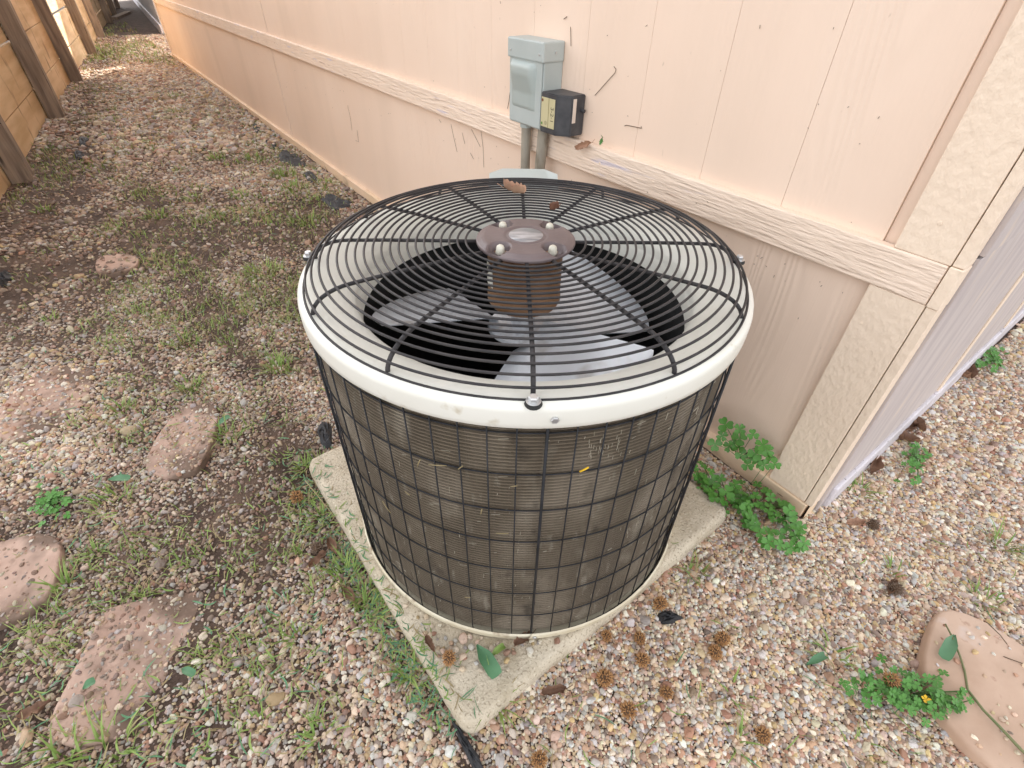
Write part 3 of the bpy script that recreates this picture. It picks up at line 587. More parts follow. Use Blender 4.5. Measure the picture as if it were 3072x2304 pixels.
for (x0, x1, y0, y1, sp, dmin, dmax) in ((-2.2, 2.2, .0, 1.9, .0052, 0, 1.5), (-3.4, 3, .0, 3, .0068, 1.5, 2.6), (-5, 4.5, .8, 5.2, .0105, 2.6, 4.4), (-14, 4, 2.5, 13, .019, 4.4, 13)):
    x, y = cells(x0, x1, y0, y1, sp); dist = np.hypot(x, y); k = (dist >= dmin) & (dist < dmax); x, y = x[k], y[k]
    k = visible(x, y); x, y = x[k], y[k]
    rel = np.stack([x - C0[0], y - C0[1]], -1); s_ = rel @ DW[:2]; o_ = rel @ NW[:2]; sr = rel @ DR[:2]
    k = ~((s_ > -.0) & (s_ < SEND * S) & (o_ < .03)) ; x, y = x[k], y[k]
    rel = np.stack([x - p1[0] * S, y - p1[1] * S], -1); k = rel @ np.array([math.cos(FA), math.sin(FA)]) > -.12; x, y = x[k], y[k]
    k = ~on_pad(x, y, -.004); x, y = x[k], y[k]
    d = dirtness(x, y); pr = np.clip(1.15 - d * 1.05, .14, 1); sink = np.clip(d, 0, 1)
    z = hG(x, y)
    for s in STONES:
        q_ = inpoly(s['P'], x, y); pr[q_] = s['dens']; zs = stone_z(s, x[q_], y[q_]); z[q_] = np.maximum(z[q_], zs - .001)
        if s['key'] == 'R': pr[q_] = np.where(vn(x[q_], y[q_], 12) > .5, .05, .012)
    k = rng.random(x.size) < pr; x, y, z, sink = x[k], y[k], z[k], sink[k]; N = x.size
    r = sp * .64 * np.exp(rng.normal(0, .30, N)) * np.where(rng.random(N) < .018, 1.6, 1)
    sc = np.stack([r * rng.uniform(.95, 1.5, N), r * rng.uniform(.8, 1.1, N), r * rng.uniform(.55, .85, N)], -1)
    zz = z + sc[:, 2] * (.45 - .55 * sink) + rng.uniform(0, .25, N) * r
    c = PAL_R[rng.integers(0, len(PAL_R), N)] * rng.uniform(.74, 1.2, (N, 1)) * (1 + rng.normal(0, .03, (N, 3)))
    dc = np.array([.13, .082, .06]); a = np.clip(sink * .95 * rng.uniform(.45, 1.2, N), 0, .86)[:, None]; c = c * (1 - a) + dc * a      # soil clinging to half-buried stones
    rot = np.stack([rng.normal(0, .3, N), rng.normal(0, .3, N), rng.uniform(0, 6.28, N)], -1)
    pts.append((np.stack([x, y, zz], -1), sc, rot, c))
# a few pebbles washed up on the pad's front corner
N = 60; cpx = rng.uniform(870, 1330, 400); cpy = rng.uniform(1290, 1480, 400); gg = np.array([G(a, b, PZ) for a, b in zip(cpx, cpy)])
ok = on_pad(gg[:, 0], gg[:, 1], -.02) & (np.hypot(gg[:, 0] - ACX, gg[:, 1] - ACY) > .362 * S) & (np.hypot(gg[:, 0] - ACX, gg[:, 1] - ACY) < .362 * S + .06 * rng.random(400) ** .7 + .01); gg = gg[ok][:N]; N = len(gg)
r = .0042 * np.exp(rng.normal(0, .3, N)); sc = np.stack([r * 1.25, r, r * .75], -1); gg[:, 2] = PZ + sc[:, 2] * .8
pts.append((gg, sc, np.stack([0 * r, 0 * r, rng.uniform(0, 6, N)], -1), PAL_R[rng.integers(0, len(PAL_R), N)] * rng.uniform(.5, .9, (N, 1))))
PT = [np.concatenate([p[i] for p in pts]) for i in range(4)]; NP = len(PT[0])
me = bpy.data.meshes.new('gravel'); me.from_pydata(PT[0].tolist(), [], [])
for nm, ty, arr in (('psc', 'FLOAT_VECTOR', PT[1]), ('prot', 'FLOAT_VECTOR', PT[2]), ('col', 'FLOAT_VECTOR', PT[3])):
    a = me.attributes.new(nm, ty, 'POINT'); a.data.foreach_set('vector', arr.astype(np.float32).ravel())
a = me.attributes.new('pid', 'INT', 'POINT'); a.data.foreach_set('value', rng.integers(0, 6, NP).astype(np.int32))
gravel = bpy.data.objects.new('gravel', me); col.objects.link(gravel); gravel['kind'] = 'stuff'; tag(gravel, 'rounded tan pink and cream pea gravel covering the ground', 'gravel')
gn = bpy.data.node_groups.new('pebbles', 'GeometryNodeTree'); gn.interface.new_socket('Geometry', in_out='INPUT', socket_type='NodeSocketGeometry'); gn.interface.new_socket('Geometry', in_out='OUTPUT', socket_type='NodeSocketGeometry')
N_ = gn.nodes; L_ = gn.links; gi = N_.new('NodeGroupInput'); go = N_.new('NodeGroupOutput'); g2i = N_.new('GeometryNodeGeometryToInstance')
for k in range(6):
    ic = N_.new('GeometryNodeMeshIcoSphere'); ic.inputs['Radius'].default_value = 1; ic.inputs['Subdivisions'].default_value = 3
    sp_ = N_.new('GeometryNodeSetPosition'); nz = N_.new('ShaderNodeTexNoise'); nz.inputs['Scale'].default_value = .75; nz.inputs['Detail'].default_value = 1.0
    ps_ = N_.new('GeometryNodeInputPosition'); ad = N_.new('ShaderNodeVectorMath'); ad.operation = 'ADD'; ad.inputs[1].default_value = (k * 7.3, k * 3.1, 5 - k * 2.2); L_.new(ps_.outputs[0], ad.inputs[0]); L_.new(ad.outputs[0], nz.inputs['Vector'])
    mr_ = N_.new('ShaderNodeMapRange'); mr_.inputs[1].default_value = .25; mr_.inputs[2].default_value = .75; mr_.inputs[3].default_value = .55; mr_.inputs[4].default_value = 1.3; L_.new(nz.outputs[0], mr_.inputs[0])
    sc_ = N_.new('ShaderNodeVectorMath'); sc_.operation = 'SCALE'; L_.new(ps_.outputs[0], sc_.inputs[0]); L_.new(mr_.outputs[0], sc_.inputs['Scale'])
    L_.new(ic.outputs['Mesh'], sp_.inputs['Geometry']); L_.new(sc_.outputs[0], sp_.inputs['Position'])
    sm = N_.new('GeometryNodeSetShadeSmooth'); L_.new(sp_.outputs[0], sm.inputs[0]); st = N_.new('GeometryNodeSetMaterial'); st.inputs['Material'].default_value = MATS['pebble']; L_.new(sm.outputs[0], st.inputs[0]); L_.new(st.outputs[0], g2i.inputs[0])
def attr(nm, ty):
    a = N_.new('GeometryNodeInputNamedAttribute'); a.data_type = ty; a.inputs['Name'].default_value = nm; return a.outputs[0]
iop = N_.new('GeometryNodeInstanceOnPoints'); L_.new(gi.outputs[0], iop.inputs['Points']); L_.new(g2i.outputs[0], iop.inputs['Instance']); iop.inputs['Pick Instance'].default_value = True
L_.new(attr('pid', 'INT'), iop.inputs['Instance Index'])
e2r = N_.new('FunctionNodeEulerToRotation'); L_.new(attr('prot', 'FLOAT_VECTOR'), e2r.inputs[0]); L_.new(e2r.outputs[0], iop.inputs['Rotation']); L_.new(attr('psc', 'FLOAT_VECTOR'), iop.inputs['Scale'])
L_.new(iop.outputs[0], go.inputs[0]); md = gravel.modifiers.new('pebbles', 'NODES'); md.node_group = gn

# ------------------------------------------------------------------ grass
def blade(mb, base, ang, length, width, lean, curl=1.0, segs=3, twist=None):
    d = np.array([math.cos(ang), math.sin(ang), 0]); sd_ = np.array([-math.sin(ang), math.cos(ang), 0]); V = []
    if twist: sd_ = sd_ * math.cos(twist) + np.array([0, 0, math.sin(twist)])
    for i in range(segs + 1):
        t = i / segs; th = lean * (t ** curl); p = np.array(base) + d * length * t * math.sin(lean * (.45 + .55 * t)) + np.array([0, 0, length * t * math.cos(lean * (.45 + .55 * t))])
        w_b = width * (1 - t ** 1.6) * .5 + .0001
        V += [p - sd_ * w_b, p + sd_ * w_b]
    mb.add(V, [(2 * i, 2 * i + 1, 2 * i + 3, 2 * i + 2) for i in range(segs)])
def flat_strip(mb, c, z, ang, L, w_b, curl=.2, tip=.3):
    V = []; n = 5
    for i in range(n):
        t = i / (n - 1) * 2 - 1; a = ang + curl * t; x = c[0] + math.cos(ang) * L / 2 * t - math.sin(ang) * curl * L * .25 * t * t; y = c[1] + math.sin(ang) * L / 2 * t + math.cos(ang) * curl * L * .25 * t * t
        ww = w_b / 2 * (1 - (1 - tip) * max(0, abs(t) - .4) / .6); V += [(x - math.sin(a) * ww, y + math.cos(a) * ww, z + .002 + .003 * t * t), (x + math.sin(a) * ww, y - math.cos(a) * ww, z + .0025 + .003 * t * t)]
    mb.add(V, [(2 * i, 2 * i + 1, 2 * i + 3, 2 * i + 2) for i in range(n - 1)])
TUFTS = [  # x, y, height m, blades, spread m, label or None
 (570, 592, .055, 60, .09, 'spreading patch of bright green grass in the gravel path'), (605, 795, .065, 46, .05, 'green grass tuft with low arching blades beside the air conditioner'), (412, 840, .06, 30, .035, 'grass tuft at the rounded corner of a pink flagstone'),
 (400, 742, .05, 26, .05, None), (265, 888, .05, 20, .03, None), (497, 945, .06, 22, .035, 'grass blades at the raised edge of a pink flagstone'), (245, 1085, .05, 26, .05, None), (690, 1000, .05, 16, .03, None),
 (222, 1632, .085, 30, .045, 'tall clump of long green grass beside the buried flagstone'), (130, 1640, .06, 14, .03, None), (140, 1270, .06, 12, .018, 'thin grass blades at the edge of the pitted mauve flagstone'), (208, 1195, .05, 8, .01, None),
 (612, 382, .07, 40, .08, None), (465, 345, .06, 26, .06, None), (520, 425, .055, 30, .06, None), (380, 245, .07, 26, .09, None), (378, 212, .07, 20, .09, None), (340, 468, .05, 26, .06, None), (95, 455, .05, 18, .05, None), (110, 690, .04, 12, .03, None), (238, 240, .05, 14, .05, None),
 (320, 310, .05, 16, .06, None), (420, 430, .05, 20, .06, None), (545, 345, .06, 20, .06, None), (660, 480, .06, 40, .09, None), (640, 410, .06, 36, .09, None), (700, 400, .07, 26, .06, None),
 (885, 1440, .05, 18, .03, 'grass tuft against the left edge of the concrete pad'), (700, 1120, .05, 20, .03, None), (745, 1240, .05, 26, .04, None), (800, 1320, .05, 22, .04, None), (655, 1010, .05, 18, .02, None), (790, 1290, .045, 20, .03, None),
 (1075, 1520, .075, 14, .02, 'grass blades reaching over the front edge of the concrete pad'), (1500, 1240, .05, 12, .025, 'thin grass by the right edge of the concrete pad'), (2130, 1295, .04, 18, .03, 'small grass tuft just behind the tan flagstone'), (1585, 1500, .05, 7, .03, None), (1800, 1420, .05, 8, .03, None),
 (2165, 1180, .07, 14, .03, None), (1845, 1060, .06, 18, .03, 'dark green grass against the lavender side wall'), (1930, 1235, .04, 6, .015, None), (1590, 1600, .04, 8, .02, None), (1870, 1630, .04, 8, .03, None), (480, 1395, .03, 10, .015, None), (690, 1590, .04, 12, .03, None), (560, 1560, .03, 8, .02, None), (640, 1380, .04, 10, .02, None)]
for (px, py, h, nb_, sp_, lab) in TUFTS:
    g = G(px, py); mb = MB()
    far = max(1.0, np.hypot(g[0], g[1]) / 2.2)
    for k in range(int(nb_ * 1.7)):
        a = random.uniform(0, 6.28); rr_ = sp_ * 1.15 * math.sqrt(random.random()) * .8; x, y = g[0] + rr_ * math.cos(a), g[1] + rr_ * math.sin(a)
        mb.mi = 0 if random.random() < .85 else 1
        blade(mb, (x, y, hG(x, y) - .002), a + random.gauss(0, .7), h * random.uniform(.5, 1.25), .0042 * random.uniform(.7, 1.3) * min(far, 2.0), random.uniform(.35, 1.35), segs=4)
    o = mb.build('grass_tuft', ['blade_green', 'blade_dry'], None, True, recenter=True)
    tag(o, lab or 'small sparse grass tuft growing up through the gravel', 'grass', 'grass tufts in the gravel')
# sparse short grass over the path: uncountable
mb = MB(); x, y = cells(-9, 1.2, .3, 11, .03); xf, yf = cells(-14, -4, 10.5, 24, .07); x = np.concatenate([x, xf]); y = np.concatenate([y, yf]); k = visible(x, y, 60, 60); x, y = x[k], y[k]
rel = np.stack([x - C0[0], y - C0[1]], -1); o_ = rel @ NW[:2]; rel2 = np.stack([x - p1[0] * S, y - p1[1] * S], -1) @ np.array([math.cos(FA), math.sin(FA)])
gmask = np.clip((vn(x, y, 2.2) * .6 + vn(x, y, 6.5) * .4 - .42) * 3.4, 0, 1) * (o_ > .04) * (rel2 > -.1) * ~on_pad(x, y, .0)
dst = np.hypot(x, y); gmask *= np.where(x > .25, 0, np.where(x > -.45, .45, 1.0)) * np.clip(.45 + dst / 3.0, 0, 1)
gmask += .35 * np.clip(1 - np.abs(o_ - .10) / .22, 0, 1) * (o_ > .03) * (y > 1.9) * np.clip(vn(x, y, 4) * 1.6 - .3, 0, 1)
gmask *= np.where(y > 6.5, .35, 1)
for s in STONES: gmask[inpoly(s['P'], x, y)] *= .1
k = rng.random(x.size) < gmask; x, y = x[k], y[k]
for a, b in zip(x, y):
    ds = math.hypot(a, b)
    for _ in range(2):
        mb.mi = 0 if random.random() < .6 else 1; xx, yy = a + random.gauss(0, .006), b + random.gauss(0, .006)
        blade(mb, (xx, yy, hG(xx, yy)), random.uniform(0, 6.28), random.uniform(.014, .036) * (1 if ds < 9 else 2.5), .0024 * max(1, min(ds / 2, 2.4 if ds < 9 else 5)), random.uniform(.3, 1.4), segs=2)
for _ in range(520):         # denser little clusters along the path
    if random.random() < .68: px, py = random.uniform(230, 760), 200 + 560 * random.random() ** 1.1
    else: px, py = random.uniform(0, 700), random.uniform(620, 1600)
    g = G(px, py)
    if (g - C0) @ NW < .05 or on_pad(g[0], g[1], .0) or vn(g[0], g[1], 3.1) < .36: continue
    if any(inpoly(q_['P'], np.array([g[0]]), np.array([g[1]]))[0] for q_ in STONES): continue
    ds = math.hypot(g[0], g[1]); sp_ = random.uniform(.015, .05)
    for __ in range(random.randint(8, 26)):
        mb.mi = 0 if random.random() < .72 else 1; xx, yy = g[0] + random.gauss(0, sp_), g[1] + random.gauss(0, sp_)
        blade(mb, (xx, yy, hG(xx, yy)), random.uniform(0, 6.28), random.uniform(.018, .05), .0026 * max(1, min(ds / 1.9, 2.2)), random.uniform(.4, 1.4), segs=2)
o = mb.build('grass', ['blade_green', 'blade_dry']); struct(o, 'stuff'); tag(o, 'thin short grass sprouting through the gravel path', 'grass')
# cut grass bits lying about
mb = MB()
def scatter(nn, fx, L=(.010, .032), W_=(.0015, .0035)):
    for _ in range(nn):
        px, py = fx(); g = G(px, py)
        rel_ = (g - C0) @ NW
        if rel_ < .03 and (g - C0) @ DW > 0: continue
        onp = bool(on_pad(g[0], g[1]));
        if onp and math.hypot(g[0] - ACX, g[1] - ACY) < .365 * S: continue
        z = PZ - .001 if onp else float(hG(g[0], g[1])) + .007
        mb.mi = random.choices((0, 1, 2), (5, 4, 2))[0]
        flat_strip(mb, g, z, random.uniform(0, 6.28), random.uniform(*L), random.uniform(*W_), random.uniform(-.6, .6))
scatter(800, lambda: (lambda t: (650 + 330 * t + random.gauss(-28, 26), 985 + 560 * t + random.gauss(0, 30)))(random.random()))
scatter(620, lambda: (random.uniform(0, 700), random.uniform(450, 1659)), (.012, .04), (.0015, .004))
scatter(160, lambda: (random.uniform(700, 2212), random.uniform(1150, 1659)), (.015, .045), (.001, .0026))
scatter(140, lambda: (lambda t: (800 + 330 * t + random.gauss(20, 12), 1230 + 150 * t + random.gauss(10, 12)))(random.random()), (.006, .02), (.001, .0025))
scatter(25, lambda: (lambda t: (690 + 170 * t, 990 + 280 * t + random.gauss(0, 22)))(random.random()), (.006, .018), (.001, .0025))
o = mb.build('grass_clippings', ['clip_green', 'blade_green', 'blade_dry'], None, True); struct(o, 'stuff'); tag(o, 'cut grass clippings scattered over gravel and pad', 'grass clippings')
# single broad cut blades
def cut_leaf(px0, py0, px1, py1, wpx, label, z=None, m='clip_green'):
    zz = PZ if z is None else z; a, b = G(px0, py0, zz), G(px1, py1, zz); d = b - a; L = np.hypot(d[0], d[1]); n_ = np.array([-d[1], d[0], 0]) / L; wd = wpx * K * np.linalg.norm((a + b) / 2 - CAM) / F * .5; V = []
    for i in range(9):
        t = i / 8; ww = wd * min(1, .10 + 2.2 * t, .8 + 2.5 * (1 - t)); p = a + d * t; zc = zz + .004 + .008 * math.sin(t * 2.4)
        V += [(*(p - n_ * ww)[:2], zc + .004), (*p[:2], zc), (*(p + n_ * ww)[:2], zc + .005)]
    Fc = [f for i in range(8) for f in ((3 * i, 3 * i + 1, 3 * i + 4, 3 * i + 3), (3 * i + 1, 3 * i + 2, 3 * i + 5, 3 * i + 4))]
    o = MB().add(V, Fc).build('cut_leaf', m, None, True, recenter=True); tag(o, label, 'leaf')
cut_leaf(1030, 1396, 1074, 1466, 27, 'broad green cut leaf lying on the front corner of the concrete pad')
cut_leaf(1060, 1422, 1090, 1400, 12, 'short narrow green cut leaf touching the broad leaf on the pad', m='blade_green')
cut_leaf(2058, 1374, 2030, 1427, 17, 'blue green cut leaf lying across the stem on the tan flagstone', .034)
cut_leaf(236, 1040, 284, 1040, 13, 'blunt green cut leaf lying on the gravel path', .012)
cut_leaf(1738, 1440, 1778, 1420, 12, 'green cut leaf lying on open gravel near the tan flagstone', .014)
cut_leaf(470, 925, 500, 905, 12, 'green cut leaf by the edge of the rounded pink flagstone', .014)
cut_leaf(183, 1492, 212, 1476, 13, 'green cut leaf resting on the long buried flagstone', .03)
cut_leaf(395, 1448, 425, 1462, 12, 'green cut leaf on the dirt end of the long buried flagstone', .012)

# ------------------------------------------------------------------ clover plants: every leaf is a part
def clover_leaf(rad, lobes=3):
    mb = MB(); V = [(0, 0, 0)]; Fc = []
    for k in range(lobes):
        a0 = 2 * math.pi * k / lobes; pr_ = [(.12, -1.0), (.62, -.92), (.92, -.62), (1.0, -.28), (.86, 0), (1.0, .28), (.92, .62), (.62, .92), (.12, 1.0)]
        st_ = len(V)
        for r, t in pr_: a = a0 + t * math.pi / lobes * .93; V.append((rad * r * math.cos(a), rad * r * math.sin(a), rad * (.22 * r * r * (abs(t) - .25) + .05)))
        Fc += [(0, st_ + i, st_ + i + 1) for i in range(len(pr_) - 1)]
    return mb.add(V, Fc)
LEAFM = {}
def leaf_mesh(k):
    if k not in LEAFM:
        o = clover_leaf(1.0, 3 + (k % 2)).build('leaf_proto', 'clover_green', None, True); LEAFM[k] = o.data; bpy.data.objects.remove(o)
    return LEAFM[k]
def clover(rootp, leaves, label, group=None, face=None):
    o = root('clover_plant', tuple(rootp), 0, label, 'clover', group)
    for (p, rad) in leaves:
        lp = np.array(p) - np.array(rootp)
        l_ = bpy.data.objects.new('leaf', leaf_mesh(random.randint(0, 1))); col.objects.link(l_); l_.parent = o; l_.location = tuple(lp); l_.scale = (rad,) * 3
        tl = Vector((random.gauss(0, .3), random.gauss(-.25, .3), 1)).normalized()
        if face is not None: tl = (tl + Vector(face) * .9).normalized()
        l_.rotation_mode = 'QUATERNION'; l_.rotation_quaternion = tl.to_track_quat('Z', 'Y') @ Matrix.Rotation(random.uniform(0, 6.28), 3, 'Z').to_quaternion()
        mid = lp * .55 + np.array([0, 0, .010])
        b = Vector((0, 0, -.004 if face is None else .0)) if np.hypot(*lp[:2]) < .09 else Vector((lp[0] * .75, lp[1] * .75, -.02 + float(hG(p[0], p[1])) - rootp[2]))
        MB().tube([b, Vector(mid) if b.z > -.006 and np.hypot(*lp[:2]) < .09 else (b + Vector(lp)) * .5 + Vector((.003, 0, .006)), Vector(lp) - Vector((0, 0, .001))], .0009, 4).build('stem', 'clover_stem', o)
    return o
def c3(x, y): return ((x / 3.016 + 2050) / K, (y / 3.016 + 1150) / K)
rw = Wl(*c3(540, 580), .03); rp = C0 + DW * rw[0] + NW * .026; rp[2] = .052
L1 = []
for x, y, r in [(380, 375, 60), (510, 415, 45), (630, 465, 42), (350, 475, 45), (285, 550, 58), (415, 570, 50), (505, 500, 60), (720, 560, 55), (760, 610, 50), (500, 580, 45), (525, 645, 50), (650, 640, 55), (580, 740, 48), (680, 710, 50), (730, 740, 45), (780, 660, 45), (825, 730, 48), (620, 690, 40), (690, 600, 40), (460, 540, 42)]:
    off = random.uniform(.05, .09); s_, o_, z_ = Wl(*c3(x, y), off); p = C0 + DW * s_ + NW * off; p[2] = max(z_, .03); L1.append((p, r / 3.016 * 1.65 / F))
clover(rp, L1, 'leafy clover sprig growing out of the base trim of the house wall', 'clover plants', face=(-.3, -.7, .1))
L2 = []
for x, y, r in [(110, 765, 35), (190, 755, 30), (120, 840, 35), (190, 860, 55), (250, 800, 35), (270, 890, 60), (340, 860, 40), (190, 910, 40), (250, 990, 55), (280, 1040, 45), (395, 985, 60), (360, 1070, 55), (470, 920, 50), (530, 990, 45), (530, 1040, 60), (560, 1080, 45), (670, 915, 38), (655, 1020, 42), (750, 980, 45), (685, 1105, 45), (790, 1030, 40), (785, 1120, 48), (780, 1160, 40), (560, 1150, 55), (600, 1200, 50), (620, 1260, 60), (650, 1290, 45), (690, 1350, 45), (790, 1345, 42), (880, 1360, 42), (770, 1440, 55), (870, 1460, 42), (970, 1480, 50), (1090, 1450, 50), (920, 1100, 45), (960, 1150, 50), (970, 1210, 50), (1010, 1270, 50), (1040, 1330, 50), (1060, 1300, 45), (1020, 1380, 45), (300, 940, 40), (430, 1030, 36), (590, 1100, 40), (470, 960, 40), (210, 960, 36), (880, 1080, 36), (1000, 1190, 36)]:
    p = G(*c3(x, y), random.uniform(.035, .06)); L2.append((p, r / 3.016 * 1.6 / F)); p2 = p + np.array([random.gauss(0, .014), random.gauss(0, .014), -.015]); L2.append((p2, r / 3.016 * 1.2 / F))
g = G(*c3(640, 1100)); clover((g[0], g[1], float(hG(g[0], g[1]))), L2, 'sprawling clover patch between the pad corner and the house corner', 'clover plants')
L3 = []; 
for _ in range(130):
    t = random.random(); cx_, cy_ = (1850 + 215 * t, 1475 + 50 * t * t); px, py = cx_ + random.gauss(0, 26), cy_ + random.gauss(0, 26 - 8 * t)
    L3.append((G(px, py, random.uniform(.025, .050)), random.uniform(.0065, .0105)))
g = G(1950, 1505); clover((g[0], g[1], float(hG(g[0], g[1]))), L3, 'low fine leaved clover patch against the tan flagstone', 'clover plants')
L4 = [(G(110 + random.gauss(0, 22), 1085 + random.gauss(0, 16), random.uniform(.015, .035)), random.uniform(.007, .011)) for _ in range(40)]
g = G(110, 1090); clover((g[0], g[1], float(hG(g[0], g[1]))), L4, 'small dark green clover clump near the mauve flagstone', 'clover plants')
L5 = [(G(1975 + random.gauss(0, 16), 1000 + random.gauss(0, 24), random.uniform(.01, .03)), random.uniform(.007, .012)) for _ in range(34)]
g = G(1975, 1005); clover((g[0], g[1], float(hG(g[0], g[1]))), L5, 'small clover clump in gravel near the lavender side wall', 'clover plants')
L6 = [(G(2140 + random.gauss(0, 22), 775 + random.gauss(0, 12), random.uniform(.02, .04)), random.uniform(.010, .016)) for _ in range(30)]
g = G(2140, 778); clover((g[0], g[1], float(hG(g[0], g[1]))), L6, 'weedy clover at the foot of the far side wall', 'clover plants')
for (px, py, nm) in ((2000, 1512, 'yellow flower lying in the clover patch by the tan flagstone'), ):
    g = G(px, py, .045); mb = MB()
    for k in range(5): a = 6.28 * k / 5; mb.add([(g[0], g[1], g[2]), (g[0] + .007 * math.cos(a - .5), g[1] + .007 * math.sin(a - .5), g[2] + .002), (g[0] + .009 * math.cos(a), g[1] + .009 * math.sin(a), g[2] + .003), (g[0] + .007 * math.cos(a + .5), g[1] + .007 * math.sin(a + .5), g[2] + .002)], [(0, 1, 2, 3)])
    o = root('flower', (g[0], g[1], g[2] - .03), 0, nm, 'flower'); mb.v = [(x - g[0], y - g[1], z - g[2] + .03) for x, y, z in mb.v]; mb.build('petals', 'flower', o); MB().tube([(0, 0, -.01), (.002, 0, .0295)], .0009, 4).build('stem', 'clover_stem', o)

# ------------------------------------------------------------------ sweetgum seed balls
def seed_mesh(seed, spike):
    r_ = random.Random(seed); core = MB(); bm = bmesh.new(); bmesh.ops.create_icosphere(bm, subdivisions=2, radius=.70); bm.verts.index_update()
    mb = MB(); mb.add([v.co for v in bm.verts], [[v.index for v in f.verts] for f in bm.faces]); bm.free()
    mb.mi = 1; N = 46
    for i in range(N):
        zz = 1 - 2 * (i + .5) / N; a = i * 2.39996; rr_ = math.sqrt(1 - zz * zz); d = Vector((rr_ * math.cos(a), rr_ * math.sin(a), zz)); t1 = d.orthogonal().normalized(); t2 = d.cross(t1)
        for sgn in (-1, 1):       # paired beaks around each capsule hole
            dd = (d + (t1 * math.cos(i) + t2 * math.sin(i)) * sgn * .17).normalized(); e1 = dd.orthogonal().normalized(); e2 = dd.cross(e1); b0 = dd * .64; tip = (dd + d * .2 + Vector([r_.gauss(0, .09) for _ in range(3)])).normalized() * r_.uniform(.95, 1.12)
            ww = .115; V = [b0 + (e1 * math.cos(k * 1.5708) + e2 * math.sin(k * 1.5708)) * ww for k in range(4)] + [(b0 * .4 + tip * .6) + (e1 * math.cos(k * 1.5708) + e2 * math.sin(k * 1.5708)) * ww * .55 for k in range(4)] + [tip]
            mb.add(V, [(k, (k + 1) % 4, 4 + (k + 1) % 4, 4 + k) for k in range(4)] + [(4 + k, 4 + (k + 1) % 4, 8) for k in range(4)])
    o = mb.build('seed_proto', ['seed_core', spike], None); m = o.data; bpy.data.objects.remove(o); return m
SM = [seed_mesh(1, 'seed_spike'), seed_mesh(2, 'seed_spike'), seed_mesh(3, 'seed_old')]
SH = 'spiky brown seed ball lying on the open gravel below the right pad edge'
for (px, py, v, rad, lab) in [(970, 1422, 0, .0165, 'spiky brown seed ball resting on the front corner of the pad'), (1427, 1303, 0, .0185, 'spiky orange brown seed ball next to a black scrap of fabric'), (1311, 1372, 1, .015, SH), (1383, 1377, 1, .0155, SH), (1388, 1425, 0, .016, SH), (1562, 1378, 0, .018, 'upper seed ball of a touching pair on the gravel'), (1547, 1406, 1, .017, 'lower darker seed ball of a touching pair on the gravel'), (1307, 1463, 1, .019, SH), (1441, 1494, 0, .0175, SH), (1358, 1532, 0, .018, SH), (1653, 1583, 0, .0165, SH), (1165, 1640, 1, .019, 'spiky seed ball in the gravel in front of the pad tip'), (1912, 1480, 0, .017, 'spiky seed ball caught in the clover by the tan flagstone'), (1887, 1132, 2, .017, 'dark decayed seed ball on gravel near the lavender side wall'), (1936, 1270, 2, .018, 'dark decayed seed ball on gravel behind the tan flagstone'), (640, 1072, 1, .021, 'large brown seed ball in the grass left of the pad'), (684, 1183, 2, .017, 'crumbling seed ball in cut grass left of the pad')]:
    onp = py == 1422; g = G(px, py, (PZ + rad * .8) if onp else rad * .85); o = bpy.data.objects.new('seed_ball', SM[v]); col.objects.link(o)
    z = (PZ if onp else float(hG(g[0], g[1])) + (.034 if py == 1480 else .003)); k_ = random.uniform(.35, .85); o.location = (g[0], g[1], z + rad * (k_ if not onp else .86)); o.scale = (rad, rad * random.uniform(.85, 1), rad * random.uniform(.75, 1)); o.rotation_euler = (random.uniform(0, 6), random.uniform(0, 6), random.uniform(0, 6))
    tag(o, lab, 'seed ball', 'fallen seed balls')

# ------------------------------------------------------------------ dead leaves, twigs, fabric scraps
def dead_leaf(p, ang, L, W_, curl, label, m='dead_leaf', tilt=0.0, group='fallen dead leaves', up_=None):
    V = []; nu, nv = 11, 5; ej = [random.uniform(.62, 1.2) for _ in range(nu)]
    for i in range(nu):
        t = i / (nu - 1); ww = W_ * math.sin(math.pi * min(1, t * .93 + .05)) ** .75
        for j in range(nv):
            v = j / (nv - 1) * 2 - 1; z = curl * L * (.5 * v * v * (1 if i % 2 else .8) + .35 * (t - .5) ** 2) + .002 * random.random()
            x = (t - .5) * L; y = v * ww / 2 * ej[i]; V.append((x + random.gauss(0, .02) * L, y, z + random.gauss(0, .035) * L * (.4 + abs(v))))
    rot = Matrix.Rotation(ang, 3, 'Z') @ Matrix.Rotation(tilt, 3, 'X')
    if up_ is not None: rot = Vector(up_).to_track_quat('Z', 'Y').to_matrix() @ Matrix.Rotation(ang, 3, 'Z')
    mb = MB().add([rot @ Vector(v) + Vector(p) for v in V], [(i * nv + j, (i + 1) * nv + j, (i + 1) * nv + j + 1, i * nv + j + 1) for i in range(nu - 1) for j in range(nv - 1)])
    e = rot @ Vector((L * .5, 0, .08 * curl * L)) + Vector(p); f = rot @ Vector((L * .78, L * .05, .01)) + Vector(p); mb.tube([e, (e + f) / 2 + Vector((0, 0, .001)), f], .0008, 4)
    o = mb.build('dead_leaf', m, None, True, recenter=True); return tag(o, label, 'leaf', group)
def gp(px, py, dz=.010, pad_=False):
    z = PZ if pad_ else 0; g = G(px, py, z); return (g[0], g[1], (PZ if pad_ else float(hG(g[0], g[1]))) + dz)
gl = G(1110, 426, .655 * S); dead_leaf((gl[0], gl[1], .664 * S), 2.5, .055, .028, .7, 'curled brown dead leaf lying on the black fan grille', 'dead_leaf_pale')
gl = G(1196, 465, .655 * S); dead_leaf((gl[0], gl[1], .664 * S), .6, .022, .014, 1.2, 'tiny shrivelled brown leaf on the grille behind the motor plate', 'red_brown')
